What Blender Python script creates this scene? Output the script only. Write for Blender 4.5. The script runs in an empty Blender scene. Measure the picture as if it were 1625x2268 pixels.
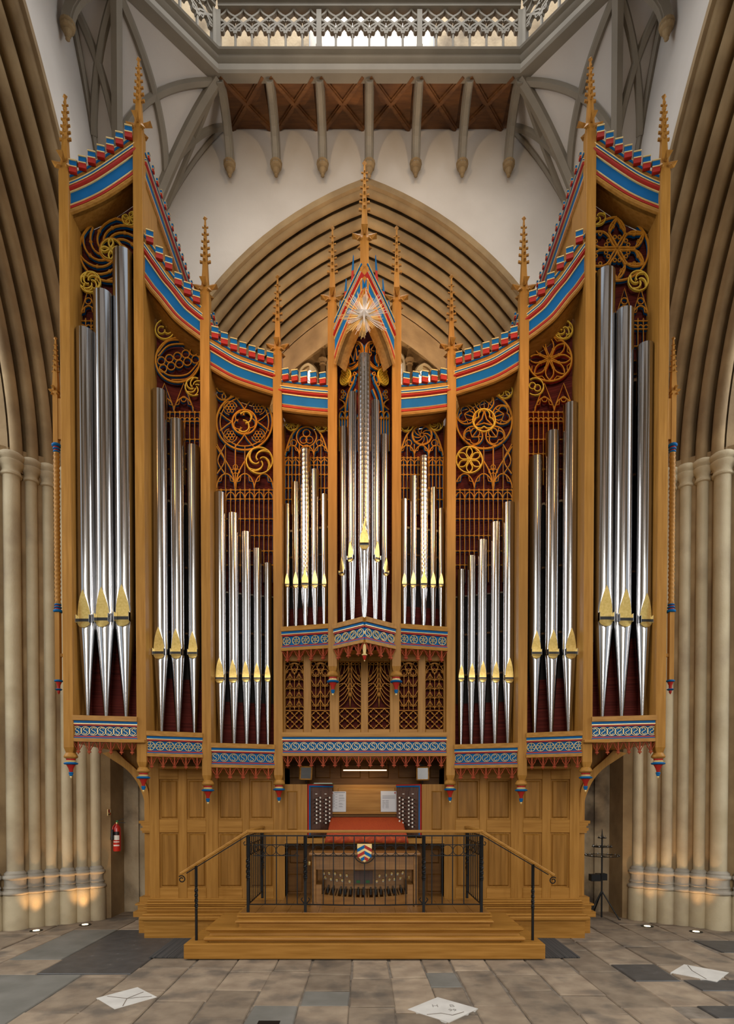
import bpy, math, random
from mathutils import Vector, Matrix
random.seed(7)
sc = bpy.context.scene
col = sc.collection
PI = math.pi
# ------------------------------------------------------------------ camera
F, CX, HOR, TH, H = 1300.0, 807.0, 1766.0, 0.0175, 1.65
CY = HOR + F * math.tan(TH)
cam = bpy.data.cameras.new('camera')
camo = bpy.data.objects.new('camera', cam); col.objects.link(camo)
camo.location = (0, 0, H); camo.rotation_euler = (PI / 2 - TH, 0, 0)
cam.sensor_fit = 'HORIZONTAL'; cam.sensor_width = 36.0; cam.lens = 36.0 * F / 1625
cam.shift_x = (812.5 - CX) / 1625; cam.shift_y = (CY - 1134) / 1625
cam.clip_end = 200
sc.camera = camo
# ------------------------------------------------------------------ world and large lights
w = bpy.data.worlds.new('sky'); sc.world = w; w.use_nodes = True
bg = w.node_tree.nodes['Background']
bg.inputs['Color'].default_value = (0.86, 0.93, 1.0, 1); bg.inputs['Strength'].default_value = 0.55
sc.view_settings.view_transform = 'Standard'; sc.view_settings.look = 'None'
sc.view_settings.gamma = 1.0; sc.view_settings.use_curve_mapping = False
sc.view_settings.exposure = 0.42

def area(name, loc, aim, sx, sy, power, color):
    l = bpy.data.lights.new(name, 'AREA'); l.shape = 'RECTANGLE'; l.size = sx; l.size_y = sy
    l.energy = power; l.color = color
    o = bpy.data.objects.new(name, l); col.objects.link(o); o.location = loc
    o.rotation_euler = (Vector(aim) - Vector(loc)).to_track_quat('-Z', 'Y').to_euler()
    return o
def spot(name, loc, aim, ang, power, color, blend=0.6, rad=0.15):
    l = bpy.data.lights.new(name, 'SPOT'); l.spot_size = math.radians(ang); l.spot_blend = blend
    l.energy = power; l.color = color; l.shadow_soft_size = rad
    o = bpy.data.objects.new(name, l); col.objects.link(o); o.location = loc
    o.rotation_euler = (Vector(aim) - Vector(loc)).to_track_quat('-Z', 'Y').to_euler()
    return o
# daylight: the lantern windows over the crossing and the tall choir windows behind the camera
area('lantern_daylight', (0.0, 4.9, 15.5), (0.0, 4.9, 0), 4.4, 4.4, 230, (1.0, 0.97, 0.93))
area('gallery_window_daylight', (0.1, 8.35, 14.6), (0.1, 9.1, 11.2), 5.0, 0.5, 130, (1.0, 0.97, 0.93))
for k in range(5):                         # east window light, split into strips to streak the pipe reflections
    area('choir_window_daylight', (-3.0 + 1.5 * k, -13.5, 6.5), (0.0, 6, 5.0), 0.75, 9.0, 300, (1.0, 0.965, 0.91))
for sx in (-1, 1):                         # side fill added to brighten the plaster walls and pendentives
    area('transept_side_fill', (sx * 8.4, 4.6, 6.6), (0, 5.2, 6.0), 5.0, 7.0, 420, (0.95, 0.97, 1.0))
# warm theatre spots in the crossing that are trained on the organ
for sx in (-1, 1):
    spot('organ_spot', (sx * 3.1, 2.2, 7.4), (sx * 0.5, 6.7, 6.0), 40, 620, (1.0, 0.50, 0.16), 1.0, 0.5)
    spot('organ_spot', (sx * 2.6, 1.9, 9.6), (-sx * 0.3, 8.6, 9.2), 50, 260, (1.0, 0.70, 0.40), 1.0)
    spot('west_bay_fill', (sx * 1.9, 9.55, 6.2), (sx * 0.9, 10.6, 9.6), 100, 240, (1.0, 0.66, 0.36), 0.9)  # added warm fill behind the organ, brightens the rear arch and splay
# ------------------------------------------------------------------ helpers
def ray(px, py):
    x = (px - CX) / F; zc = -(py - CY) / F
    return Vector((x, math.cos(TH) + zc * math.sin(TH), -math.sin(TH) + zc * math.cos(TH)))
def P(px, py, Y):
    d = ray(px, py); t = Y / d.y
    return Vector((d.x * t, Y, H + d.z * t))
def G(px, py, z=0.0):
    d = ray(px, py); t = (z - H) / d.z
    return Vector((d.x * t, d.y * t, z))
class Pl:
    "vertical plane through two plan points; n faces the camera; off moves it deeper"
    def __init__(s, xa, ya, xb, yb, off=0.0):
        s.ex = Vector((xb - xa, yb - ya, 0)); s.L = s.ex.length; s.ex.normalize()
        s.n = Vector((s.ex.y, -s.ex.x, 0)); s.o = Vector((xa, ya, 0)) - s.n * off
    def hit(s, px, py):
        d = ray(px, py); c = Vector((0, 0, H))
        t = (s.o - c).dot(s.n) / d.dot(s.n); p = c + d * t
        return ((p - s.o).dot(s.ex), p.z)
    def w(s, a, z, out=0.0):
        p = s.o + s.ex * a + s.n * out
        return Vector((p.x, p.y, z))
    def rz(s): return math.atan2(s.ex.y, s.ex.x)
WL = {}
def wl(o): return WL.get(o.name, Vector((0, 0, 0)))
def props(o, label=None, cat=None, group=None, kind=None):
    if label: o['label'] = label
    if cat: o['category'] = cat
    if group: o['group'] = group
    if kind: o['kind'] = kind
    return o
def empty(name, loc, label=None, cat=None, group=None, parent=None, kind=None):
    o = bpy.data.objects.new(name, None); col.objects.link(o); o.empty_display_size = 0.1
    loc = Vector(loc); WL[o.name] = loc
    if parent: o.parent = parent; o.location = loc - wl(parent)
    else: o.location = loc
    return props(o, label, cat, group, kind)
def inst(name, me, loc, parent=None, rz=0.0, rx=0.0, ry=0.0, scale=None):
    o = bpy.data.objects.new(name, me); col.objects.link(o); loc = Vector(loc); WL[o.name] = loc
    if parent: o.parent = parent; o.location = loc - wl(parent)
    else: o.location = loc
    o.rotation_euler = (rx, ry, rz)
    if scale: o.scale = scale
    return o
class MB:
    def __init__(s): s.v = []; s.f = []
    def add(s, vs, fs):
        n = len(s.v); s.v += [tuple(v) for v in vs]; s.f += [tuple(i + n for i in f) for f in fs]; return s
    def box(s, x0, x1, y0, y1, z0, z1):
        return s.add([(x0, y0, z0), (x1, y0, z0), (x1, y1, z0), (x0, y1, z0), (x0, y0, z1), (x1, y0, z1), (x1, y1, z1), (x0, y1, z1)],
                     [(0, 3, 2, 1), (4, 5, 6, 7), (0, 1, 5, 4), (1, 2, 6, 5), (2, 3, 7, 6), (3, 0, 4, 7)])
    def cbox(s, x0, x1, y0, y1, z0, z1, c):
        "box whose front (low y) edges are chamfered by c"
        return s.add([(x0, y0 + c, z0), (x1, y0 + c, z0), (x1, y0 + c, z1), (x0, y0 + c, z1),
                      (x0 + c, y0, z0 + c), (x1 - c, y0, z0 + c), (x1 - c, y0, z1 - c), (x0 + c, y0, z1 - c),
                      (x0, y1, z0), (x1, y1, z0), (x1, y1, z1), (x0, y1, z1)],
                     [(4, 5, 6, 7), (0, 1, 5, 4), (1, 2, 6, 5), (2, 3, 7, 6), (3, 0, 4, 7), (8, 11, 10, 9),
                      (0, 8, 9, 1), (1, 9, 10, 2), (2, 10, 11, 3), (3, 11, 8, 0)])
    def bar(s, a, b, w, d=None, up=(0, 0, 1)):
        a = Vector(a); b = Vector(b); t = (b - a).normalized(); u = Vector(up)
        sd = t.cross(u)
        if sd.length < 1e-4: sd = t.cross(Vector((0, 1, 0)))
        sd.normalize(); u = sd.cross(t).normalized(); d = w if d is None else d
        q = [(-1, -1), (1, -1), (1, 1), (-1, 1)]
        vs = [p + sd * (i * w / 2) + u * (j * d / 2) for p in (a, b) for i, j in q]
        return s.add(vs, [(3, 2, 1, 0), (4, 5, 6, 7), (0, 1, 5, 4), (1, 2, 6, 5), (2, 3, 7, 6), (3, 0, 4, 7)])
    def tube(s, pts, r, n=8, caps=True, closed=False):
        pts = [Vector(p) for p in pts]; rings = []
        rr = r if isinstance(r, (list, tuple)) else [r] * len(pts); m = len(pts); ref = None
        for i, p in enumerate(pts):
            if closed: t = pts[(i + 1) % m] - pts[i - 1]
            else: t = pts[min(i + 1, m - 1)] - pts[max(i - 1, 0)]
            t.normalize()
            if ref is None: ref = Vector((0, 0, 1)) if abs(t.z) < 0.9 else Vector((1, 0, 0))
            u = (ref - t * ref.dot(t)).normalized(); v = t.cross(u); ref = u
            rings.append([p + (u * math.cos(a) + v * math.sin(a)) * rr[i] for a in [2 * PI * k / n for k in range(n)]])
        vs = [q for g in rings for q in g]; fs = []
        for i in range(m if closed else m - 1):
            for k in range(n):
                j = (i + 1) % m; fs.append((i * n + k, i * n + (k + 1) % n, j * n + (k + 1) % n, j * n + k))
        if caps and not closed: fs += [tuple(range(n))[::-1], tuple((m - 1) * n + k for k in range(n))]
        return s.add(vs, fs)
    def lathe(s, c, prof, n=16, a0=0.0, caps=True):
        c = Vector(c); vs = []; fs = []
        for r, z in prof:
            vs += [(c.x + r * math.cos(a0 + 2 * PI * k / n), c.y + r * math.sin(a0 + 2 * PI * k / n), c.z + z) for k in range(n)]
        m = len(prof); up = prof[-1][1] >= prof[0][1]
        for i in range(m - 1):
            for k in range(n):
                q = (i * n + k, i * n + (k + 1) % n, (i + 1) * n + (k + 1) % n, (i + 1) * n + k)
                fs.append(q if up else q[::-1])
        if caps:
            b = tuple(range(n)); t = tuple((m - 1) * n + k for k in range(n))
            fs += [b[::-1] if up else b, t if up else t[::-1]]
        return s.add(vs, fs)
    def grid(s, rows, closed_u=False, flip=False):
        "rows: list of equal-length point lists"
        m = len(rows[0]); vs = [p for r in rows for p in r]; fs = []
        for i in range(len(rows) - 1):
            for k in range(m if closed_u else m - 1):
                q = (i * m + k, i * m + (k + 1) % m, (i + 1) * m + (k + 1) % m, (i + 1) * m + k)
                fs.append(q[::-1] if flip else q)
        return s.add(vs, fs)
    def poly(s, pts, d):
        "flat polygon extruded by vector d"
        pts = [Vector(p) for p in pts]; d = Vector(d); n = len(pts)
        return s.add(pts + [p + d for p in pts], [tuple(range(n)), tuple(range(2 * n - 1, n - 1, -1))] +
                     [(i, n + i, n + (i + 1) % n, (i + 1) % n) for i in range(n)])
    def sweepband(s, pl, path, n0, n1, o0, o1, rnd=0, lim=None):
        "band along a path in plane pl: n0..n1 across the path, o0..o1 outwards"
        rows = []; m = len(path)
        for i, (a, z) in enumerate(path):
            p, q = path[max(i - 1, 0)], path[min(i + 1, m - 1)]
            t = Vector((q[0] - p[0], q[1] - p[1])).normalized(); nn = Vector((-t.y, t.x))
            if rnd:
                cs = [(n0, o0)] + [((n0 + n1) / 2 - math.cos(PI * k / rnd) * (n1 - n0) / 2, o0 + (o1 - o0) * math.sin(PI * k / rnd)) for k in range(rnd + 1)] + [(n1, o0)]
                cs = cs[1:-1]
            else: cs = [(n0, o0), (n0, o1), (n1, o1), (n1, o0)]
            if lim and (all(a + nn.x * c >= lim[1] for c, o in cs) or all(a + nn.x * c <= lim[0] for c, o in cs)): continue
            if lim: rows.append([pl.w(min(max(a + nn.x * c, lim[0]), lim[1]), z + nn.y * c, o) for c, o in cs])
            else: rows.append([pl.w(a + nn.x * c, z + nn.y * c, o) for c, o in cs])
        s.grid(rows, closed_u=not rnd)
        k = len(rows[0]); m = len(rows); b = len(s.v) - k * m
        s.f += [tuple(b + i for i in range(k))[::-1], tuple(b + k * (m - 1) + i for i in range(k))]
        return s
    def mesh(s, name, mat, smooth=None, org=None, flip=False):
        vs = s.v; fs = s.f
        if flip: vs = [(-v[0], v[1], v[2]) for v in vs]; fs = [f[::-1] for f in fs]
        if org is None: org = Vector((0, 0, 0))
        me = bpy.data.meshes.new(name)
        me.from_pydata([(v[0] - org[0], v[1] - org[1], v[2] - org[2]) for v in vs], [], fs)
        me.materials.append(mat)
        if smooth is not None:
            me.shade_smooth(); me.set_sharp_from_angle(angle=math.radians(smooth))
        me.update(); return me
    def build(s, name, mat, parent=None, smooth=None, flip=False, bevel=0, fix=False, label=None):
        vs = s.v; sg = -1 if flip else 1
        x = [v[0] * sg for v in vs]; y = [v[1] for v in vs]; z = [v[2] for v in vs]
        org = Vector(((min(x) + max(x)) / 2, (min(y) + max(y)) / 2, min(z)))
        me = s.mesh(name, mat, smooth, org, flip)
        if fix:
            import bmesh
            bm = bmesh.new(); bm.from_mesh(me); bmesh.ops.recalc_face_normals(bm, faces=bm.faces); bm.to_mesh(me); bm.free()
        o = inst(name, me, org, parent)
        if bevel:
            b = o.modifiers.new('bevel', 'BEVEL'); b.width = bevel; b.segments = 1; b.limit_method = 'ANGLE'; b.angle_limit = math.radians(50)
        if label: o['label'] = label
        return o
def catmull(pts, n=8):
    pts = [tuple(p) for p in pts]; out = []
    q = [tuple(2 * a - b for a, b in zip(pts[0], pts[1]))] + pts + [tuple(2 * a - b for a, b in zip(pts[-1], pts[-2]))]
    for i in range(1, len(q) - 2):
        for k in range(n):
            t = k / n
            out.append(tuple(0.5 * (2 * b + (c - a) * t + (2 * a - 5 * b + 4 * c - d) * t * t + (3 * b - a - 3 * c + d) * t ** 3)
                             for a, b, c, d in zip(q[i - 1], q[i], q[i + 1], q[i + 2])))
    out.append(pts[-1]); return out
# ------------------------------------------------------------------ materials
def mat(name, c1, c2=None, rough=0.6, metal=0.0, scale=(8, 8, 8), bump=0.0, contrast=(0.3, 0.7), detail=4, coat=0.0, spec=None, rnd=0.0, joints=None, stain=None, emit=0.0, bscale=None):
    m = bpy.data.materials.new(name); m.use_nodes = True
    nt = m.node_tree; N = nt.nodes; L = nt.links; b = N['Principled BSDF']
    b.inputs['Roughness'].default_value = rough; b.inputs['Metallic'].default_value = metal
    if coat: b.inputs['Coat Weight'].default_value = coat; b.inputs['Coat Roughness'].default_value = 0.25
    if spec is not None: b.inputs['Specular IOR Level'].default_value = spec
    geo = N.new('ShaderNodeNewGeometry'); mp = N.new('ShaderNodeMapping'); mp.inputs['Scale'].default_value = scale
    L.new(geo.outputs['Position'], mp.inputs['Vector'])
    nz = N.new('ShaderNodeTexNoise'); nz.inputs['Scale'].default_value = 1.0; nz.inputs['Detail'].default_value = detail
    L.new(mp.outputs['Vector'], nz.inputs['Vector'])
    rp = N.new('ShaderNodeValToRGB'); rp.color_ramp.elements[0].position = contrast[0]; rp.color_ramp.elements[1].position = contrast[1]
    rp.color_ramp.elements[0].color = (*c1, 1); rp.color_ramp.elements[1].color = (*(c2 or c1), 1)
    L.new(nz.outputs['Fac'], rp.inputs['Fac']); cur = rp.outputs['Color']
    if stain:                                        # (colour, scale, lo, hi)
        s2 = N.new('ShaderNodeTexNoise'); s2.inputs['Scale'].default_value = stain[1]; s2.inputs['Detail'].default_value = 6
        L.new(geo.outputs['Position'], s2.inputs['Vector'])
        r2 = N.new('ShaderNodeMapRange'); r2.inputs['From Min'].default_value = stain[2]; r2.inputs['From Max'].default_value = stain[3]
        L.new(s2.outputs['Fac'], r2.inputs['Value'])
        mx = N.new('ShaderNodeMix'); mx.data_type = 'RGBA'; mx.inputs['B'].default_value = (*stain[0], 1)
        L.new(r2.outputs['Result'], mx.inputs['Factor']); L.new(cur, mx.inputs['A']); cur = mx.outputs['Result']
    if rnd:
        oi = N.new('ShaderNodeObjectInfo'); hs = N.new('ShaderNodeHueSaturation')
        mr = N.new('ShaderNodeMapRange'); mr.inputs['To Min'].default_value = 1 - rnd; mr.inputs['To Max'].default_value = 1 + rnd
        L.new(oi.outputs['Random'], mr.inputs['Value']); L.new(mr.outputs['Result'], hs.inputs['Value']); L.new(cur, hs.inputs['Color']); cur = hs.outputs['Color']
    L.new(cur, b.inputs['Base Color'])
    if emit: L.new(cur, b.inputs['Emission Color']); b.inputs['Emission Strength'].default_value = emit
    if bump:
        bp = N.new('ShaderNodeBump'); bp.inputs['Strength'].default_value = bump; bp.inputs['Distance'].default_value = 0.01
        src = nz
        if bscale:
            src = N.new('ShaderNodeTexNoise'); src.inputs['Scale'].default_value = bscale; src.inputs['Detail'].default_value = 6
            L.new(geo.outputs['Position'], src.inputs['Vector'])
        L.new(src.outputs['Fac'], bp.inputs['Height']); L.new(bp.outputs['Normal'], b.inputs['Normal'])
    return m
OAK1, OAK2 = (0.285, 0.128, 0.020), (0.41, 0.200, 0.042)
M = {}
M['oak'] = mat('oak_upright_grain', OAK1, OAK2, 0.42, scale=(38, 38, 2.2), bump=0.06, spec=0.16, stain=((0.30, 0.14, 0.026), 1.3, 0.45, 0.75))
M['oakh'] = mat('oak_level_grain', OAK1, OAK2, 0.42, scale=(2.2, 38, 38), bump=0.06, spec=0.16)
M['oakp'] = mat('oak_panel_figured', (0.21, 0.092, 0.014), (0.34, 0.16, 0.032), 0.4, scale=(30, 30, 1.5), bump=0.05, rnd=0.12, spec=0.16)
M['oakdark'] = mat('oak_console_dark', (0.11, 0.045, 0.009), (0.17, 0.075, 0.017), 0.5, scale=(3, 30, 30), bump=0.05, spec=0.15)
M['goldoak'] = mat('carved_oak_gilded', (0.42, 0.165, 0.014), (0.52, 0.22, 0.022), 0.45, scale=(20, 20, 20), bump=0.03, spec=0.15)
M['yellow'] = mat('gilded_carving', (0.62, 0.38, 0.03), (0.72, 0.48, 0.06), 0.35, scale=(20, 20, 20))
M['blue'] = mat('blue_paint', (0.002, 0.095, 0.27), (0.003, 0.115, 0.32), 0.55, scale=(6, 6, 6), spec=0.15)
M['red'] = mat('red_paint', (0.30, 0.014, 0.008), (0.38, 0.02, 0.012), 0.45, scale=(6, 6, 6), spec=0.25)
M['rust'] = mat('red_brown_carving', (0.24, 0.036, 0.014), (0.34, 0.065, 0.022), 0.55, scale=(14, 14, 14), spec=0.12)
M['green'] = mat('green_paint', (0.01, 0.12, 0.02), None, 0.5)
M['gold'] = mat('gilt_fillet', (0.66, 0.47, 0.17), (0.8, 0.6, 0.27), 0.35, metal=0.25, scale=(9, 9, 9))
M['cloth'] = mat('dark_red_louvre', (0.045, 0.006, 0.004), (0.11, 0.016, 0.010), 0.7, spec=0.1, scale=(0.5, 0.5, 250), contrast=(0.42, 0.58))
M['dark'] = mat('interior_shade', (0.012, 0.009, 0.007), None, 0.8)  # near-black that stands in for the shade behind the pipes
M['tin'] = mat('polished_tin', (0.44, 0.44, 0.45), (0.52, 0.52, 0.53), 0.15, metal=1.0, scale=(60, 60, 0.7))
M['mouth'] = mat('gilded_mouth', (0.60, 0.42, 0.12), (0.74, 0.55, 0.20), 0.35, metal=0.9, scale=(45, 45, 45))
M['plaster'] = mat('lime_plaster', (0.57, 0.53, 0.485), (0.67, 0.63, 0.58), 0.9, scale=(0.8, 0.8, 0.8), bump=0.25, bscale=14, stain=((0.50, 0.455, 0.405), 0.6, 0.48, 0.75))
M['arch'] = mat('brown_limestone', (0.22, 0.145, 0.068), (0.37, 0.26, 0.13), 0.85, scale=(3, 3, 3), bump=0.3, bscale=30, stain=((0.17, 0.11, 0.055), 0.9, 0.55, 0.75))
M['stone'] = mat('pale_limestone', (0.44, 0.36, 0.225), (0.57, 0.49, 0.33), 0.85, scale=(2.5, 2.5, 2.5), bump=0.3, bscale=40, stain=((0.33, 0.26, 0.17), 1.6, 0.5, 0.75))
M['stoneold'] = mat('damp_stained_limestone', (0.26, 0.185, 0.10), (0.44, 0.35, 0.23), 0.9, scale=(2.6, 2.6, 1.6), bump=0.4, bscale=30, stain=((0.07, 0.048, 0.03), 1.7, 0.48, 0.68))
M['basestone'] = mat('grey_base_limestone', (0.30, 0.265, 0.21), (0.40, 0.36, 0.29), 0.85, scale=(4, 4, 4), bump=0.3, bscale=40)
M['grey'] = mat('grey_painted_timber', (0.22, 0.19, 0.145), (0.27, 0.235, 0.18), 0.55, scale=(3, 3, 3))
M['brown'] = mat('brown_boards', (0.15, 0.055, 0.012), (0.24, 0.095, 0.022), 0.5, scale=(4, 30, 30), stain=((0.06, 0.02, 0.006), 2.0, 0.45, 0.8))
M['iron'] = mat('black_iron', (0.006, 0.006, 0.006), None, 0.45, spec=0.25)
M['silver'] = mat('silver_leaf', (0.8, 0.8, 0.8), (0.9, 0.9, 0.88), 0.38, metal=0.75, scale=(30, 30, 30))
M['brass'] = mat('brass', (0.8, 0.6, 0.25), None, 0.3, metal=1.0)
M['paving'] = mat('worn_paving', (0.19, 0.14, 0.095), (0.31, 0.24, 0.165), 0.75, scale=(5, 5, 5), bump=0.25, bscale=22, rnd=0.28, stain=((0.125, 0.10, 0.075), 3.2, 0.5, 0.68))
M['mortar'] = mat('floor_joint', (0.12, 0.095, 0.07), (0.24, 0.20, 0.155), 0.9, scale=(9, 9, 9))
M['slate'] = mat('dark_slate', (0.05, 0.048, 0.046), (0.075, 0.072, 0.068), 0.5, scale=(9, 9, 9), bump=0.1, stain=((0.16, 0.15, 0.14), 9, 0.66, 0.75))
M['greyslab'] = mat('grey_ledger_stone', (0.13, 0.125, 0.105), (0.20, 0.19, 0.165), 0.7, scale=(3, 3, 3), bump=0.3, bscale=9)
M['marble'] = mat('white_marble', (0.55, 0.53, 0.49), (0.68, 0.66, 0.61), 0.5, scale=(6, 6, 6), bump=0.05)
M['mat'] = mat('ribbed_mat', (0.02, 0.02, 0.02), (0.07, 0.065, 0.06), 0.9, scale=(90, 0.3, 1), bump=0.4, contrast=(0.4, 0.6))
M['paper'] = mat('paper', (0.55, 0.56, 0.60), None, 0.8)
M['ink'] = mat('ink', (0.12, 0.12, 0.14), None, 0.8)
M['incised'] = mat('worn_incised_letters', (0.30, 0.28, 0.25), None, 0.8)
M['rose'] = mat('rosewood', (0.055, 0.022, 0.014), (0.11, 0.05, 0.03), 0.4, scale=(40, 40, 3))
M['ivory'] = mat('ivory_knob_face', (0.72, 0.68, 0.6), None, 0.35)
M['black'] = mat('ebony', (0.01, 0.009, 0.008), None, 0.35)
M['white'] = mat('white_label', (0.7, 0.68, 0.62), None, 0.6)
M['extred'] = mat('red_enamel', (0.45, 0.02, 0.012), None, 0.3, coat=0.3)
M['bench'] = mat('oak_bench', (0.20, 0.085, 0.015), (0.30, 0.135, 0.028), 0.4, scale=(2.5, 30, 30))
M['boards'] = mat('oak_floor_boards', (0.20, 0.085, 0.016), (0.30, 0.135, 0.03), 0.35, scale=(3, 22, 3), coat=0.1)
M['lampglass'] = mat('lit_lamp_glass', (1.0, 0.78, 0.45), None, 0.3, emit=5.0)
M['striplight'] = mat('lit_lamp_tube', (1.0, 0.8, 0.5), None, 0.3, emit=1.6)
M['mirror'] = mat('mirror_glass', (0.7, 0.7, 0.7), None, 0.04, metal=1.0)
def brocade():
    m = mat('red_brocade', (0.36, 0.035, 0.008), (0.36, 0.035, 0.008), 0.75)
    nt = m.node_tree; N = nt.nodes; L = nt.links; b = N['Principled BSDF']
    geo = N.new('ShaderNodeNewGeometry'); mp = N.new('ShaderNodeMapping'); mp.inputs['Scale'].default_value = (26, 26, 26)
    L.new(geo.outputs['Position'], mp.inputs['Vector'])
    v = N.new('ShaderNodeTexVoronoi'); v.feature = 'DISTANCE_TO_EDGE'; v.inputs['Randomness'].default_value = 0.35; L.new(mp.outputs['Vector'], v.inputs['Vector'])
    r = N.new('ShaderNodeValToRGB'); r.color_ramp.elements[0].position = 0.08; r.color_ramp.elements[1].position = 0.16
    r.color_ramp.elements[0].color = (0.50, 0.085, 0.008, 1); r.color_ramp.elements[1].color = (0.26, 0.010, 0.005, 1)
    L.new(v.outputs['Distance'], r.inputs['Fac']); L.new(r.outputs['Color'], b.inputs['Base Color'])
    return m
M['brocade'] = brocade()
def emboss():
    m = mat('embossed_tin', (0.52, 0.52, 0.53), None, 0.16, metal=1.0)
    nt = m.node_tree; N = nt.nodes; L = nt.links; b = N['Principled BSDF']
    tc = N.new('ShaderNodeNewGeometry'); mp = N.new('ShaderNodeMapping'); mp.inputs['Scale'].default_value = (14, 14, 4)
    L.new(tc.outputs['Position'], mp.inputs['Vector'])
    v = N.new('ShaderNodeTexVoronoi'); v.inputs['Randomness'].default_value = 0.0; L.new(mp.outputs['Vector'], v.inputs['Vector'])
    bp = N.new('ShaderNodeBump'); bp.inputs['Strength'].default_value = 0.12; bp.inputs['Distance'].default_value = 0.02
    L.new(v.outputs['Distance'], bp.inputs['Height']); L.new(bp.outputs['Normal'], b.inputs['Normal'])
    return m
M['emboss'] = emboss()
def glassmat():
    m = mat('stained_glass', (1, 1, 1), None, 0.3)
    nt = m.node_tree; N = nt.nodes; L = nt.links; b = N['Principled BSDF']
    geo = N.new('ShaderNodeNewGeometry'); v = N.new('ShaderNodeTexVoronoi'); v.inputs['Scale'].default_value = 9
    L.new(geo.outputs['Position'], v.inputs['Vector'])
    r = N.new('ShaderNodeValToRGB'); r.color_ramp.interpolation = 'CONSTANT'; e = r.color_ramp.elements
    e[0].color = (0.9, 0.95, 1, 1); e[1].position = 0.45; e[1].color = (0.1, 0.22, 0.7, 1)
    for p, c in ((0.6, (0.95, 0.95, 0.9, 1)), (0.78, (0.7, 0.04, 0.06, 1)), (0.86, (0.85, 0.9, 0.7, 1))):
        x = e.new(p); x.color = c
    sx = N.new('ShaderNodeSeparateColor'); L.new(v.outputs['Color'], sx.inputs['Color']); L.new(sx.outputs['Red'], r.inputs['Fac'])
    d = N.new('ShaderNodeTexVoronoi'); d.feature = 'DISTANCE_TO_EDGE'; d.inputs['Scale'].default_value = 9; L.new(geo.outputs['Position'], d.inputs['Vector'])
    g = N.new('ShaderNodeMath'); g.operation = 'GREATER_THAN'; g.inputs[1].default_value = 0.035; L.new(d.outputs['Distance'], g.inputs[0])
    k = N.new('ShaderNodeMath'); k.operation = 'MULTIPLY'; k.inputs[1].default_value = 1.6; L.new(g.outputs[0], k.inputs[0])
    b.inputs['Base Color'].default_value = (0.05, 0.05, 0.05, 1)
    L.new(r.outputs['Color'], b.inputs['Emission Color']); L.new(k.outputs[0], b.inputs['Emission Strength'])
    return m
M['glass'] = glassmat()
# ================================================================== THE BUILDING
X0, YW, HW = 0.03, 8.46, 3.53
YC = YW - HW
AC, AR, ZS = 1.63, 4.918, 5.7          # arch: centre offset, outer radius, springing height
def tfW(u, z, d): return (X0 + u, YW + d, z)
def tfN(u, z, d): return (X0 - HW - d, YC + u, z)
def tfS(u, z, d): return (X0 + HW + d, YC + u, z)
def tfE(u, z, d): return (X0 + u, YC - HW - d, z)
def arch(R, n=24, zs=ZS, c=AC):
    "half arch from the springing to the apex as (u,z)"
    a1 = math.acos(c / R)
    return [(R * math.cos(a1 * k / n) - c, zs + R * math.sin(a1 * k / n)) for k in range(n + 1)]
def archivolt(name, tf, rolls, A, D, flip, label_kind='structure', matn='arch', R0=AR, c=AC):
    prof = [(-0.03, -0.05), (0.05, -0.05), (0.06, 0.0)]
    nl = math.hypot(A, D); ua, ud = A / nl, D / nl; na, nd = ud, -ua
    for i in range(rolls):
        t0 = (i + 0.5) / rolls * nl; r = nl / rolls * 0.40
        for k in range(9):
            an = PI * (k / 8.0) * 1.25 - PI * 0.125
            al = t0 - math.cos(an) * r; nn = math.sin(an) * r + 0.005
            prof.append((al * ua + nn * na, al * ud + nn * nd))
        al = t0 + nl / rolls * 0.5; prof.append((al * ua - 0.075 * na, al * ud - 0.075 * nd))
    prof += [(A, D), (A, D + 0.5)]
    mb = MB(); rows = []
    half = []
    for a, d in prof: half.append((arch(R0 - a, 22, c=c), d))
    m = 23
    for i in range(m): rows.append([tf(h[i][0], h[i][1], d) for h, d in half])
    for i in range(m - 2, -1, -1): rows.append([tf(-h[i][0], h[i][1], d) for h, d in half])
    mb.grid(rows, flip=flip)
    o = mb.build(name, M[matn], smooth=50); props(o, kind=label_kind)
    return o
archivolt('trim_1', tfW, 8, 0.75, 0.92, False)
archivolt('trim_2', tfN, 7, 0.85, 0.92, False)
archivolt('trim_3', tfS, 7, 0.85, 0.92, True)
archivolt('trim_4', tfE, 3, 0.85, 0.92, True)
def archwall(name, tf, top, flip, R=AR, half=HW, matn='plaster', c=AC, zbase=ZS):
    mb = MB(); a = arch(R, 22, c=c)
    for s in (1, -1):
        rows = [[tf(s * u, z, 0), tf(s * u, top, 0)] for u, z in a]
        mb.grid(rows, flip=flip ^ (s < 0))
        mb.grid([[tf(s * half, zbase, 0), tf(s * half, top, 0)], [tf(s * a[0][0], zbase, 0), tf(s * a[0][0], top, 0)]], flip=flip ^ (s < 0))
    o = mb.build(name, M[matn]); props(o, kind='structure')
    for s in (1, -1):
        MB().grid([[tf(s * half, -0.02, 0.0), tf(s * half, zbase, 0.0)], [tf(s * a[0][0], -0.02, 0.0), tf(s * a[0][0], zbase, 0.0)]], flip=flip ^ (s < 0)).build('lower_stonework', M['stoneold'], o)
    return o
archwall('wall_back', tfW, 11.1, False)
archwall('wall_left', tfN, 11.1, False)
archwall('wall_right', tfS, 11.1, True)
archwall('wall_front', tfE, 11.1, True)
# low stone screen wall behind the organ, closing the arch
o = MB().box(X0 - 3.48, X0 + 3.48, YW + 0.05, YW + 0.3, -0.02, 5.4).build('wall_screen', M['stoneold']); props(o, kind='structure')
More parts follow.
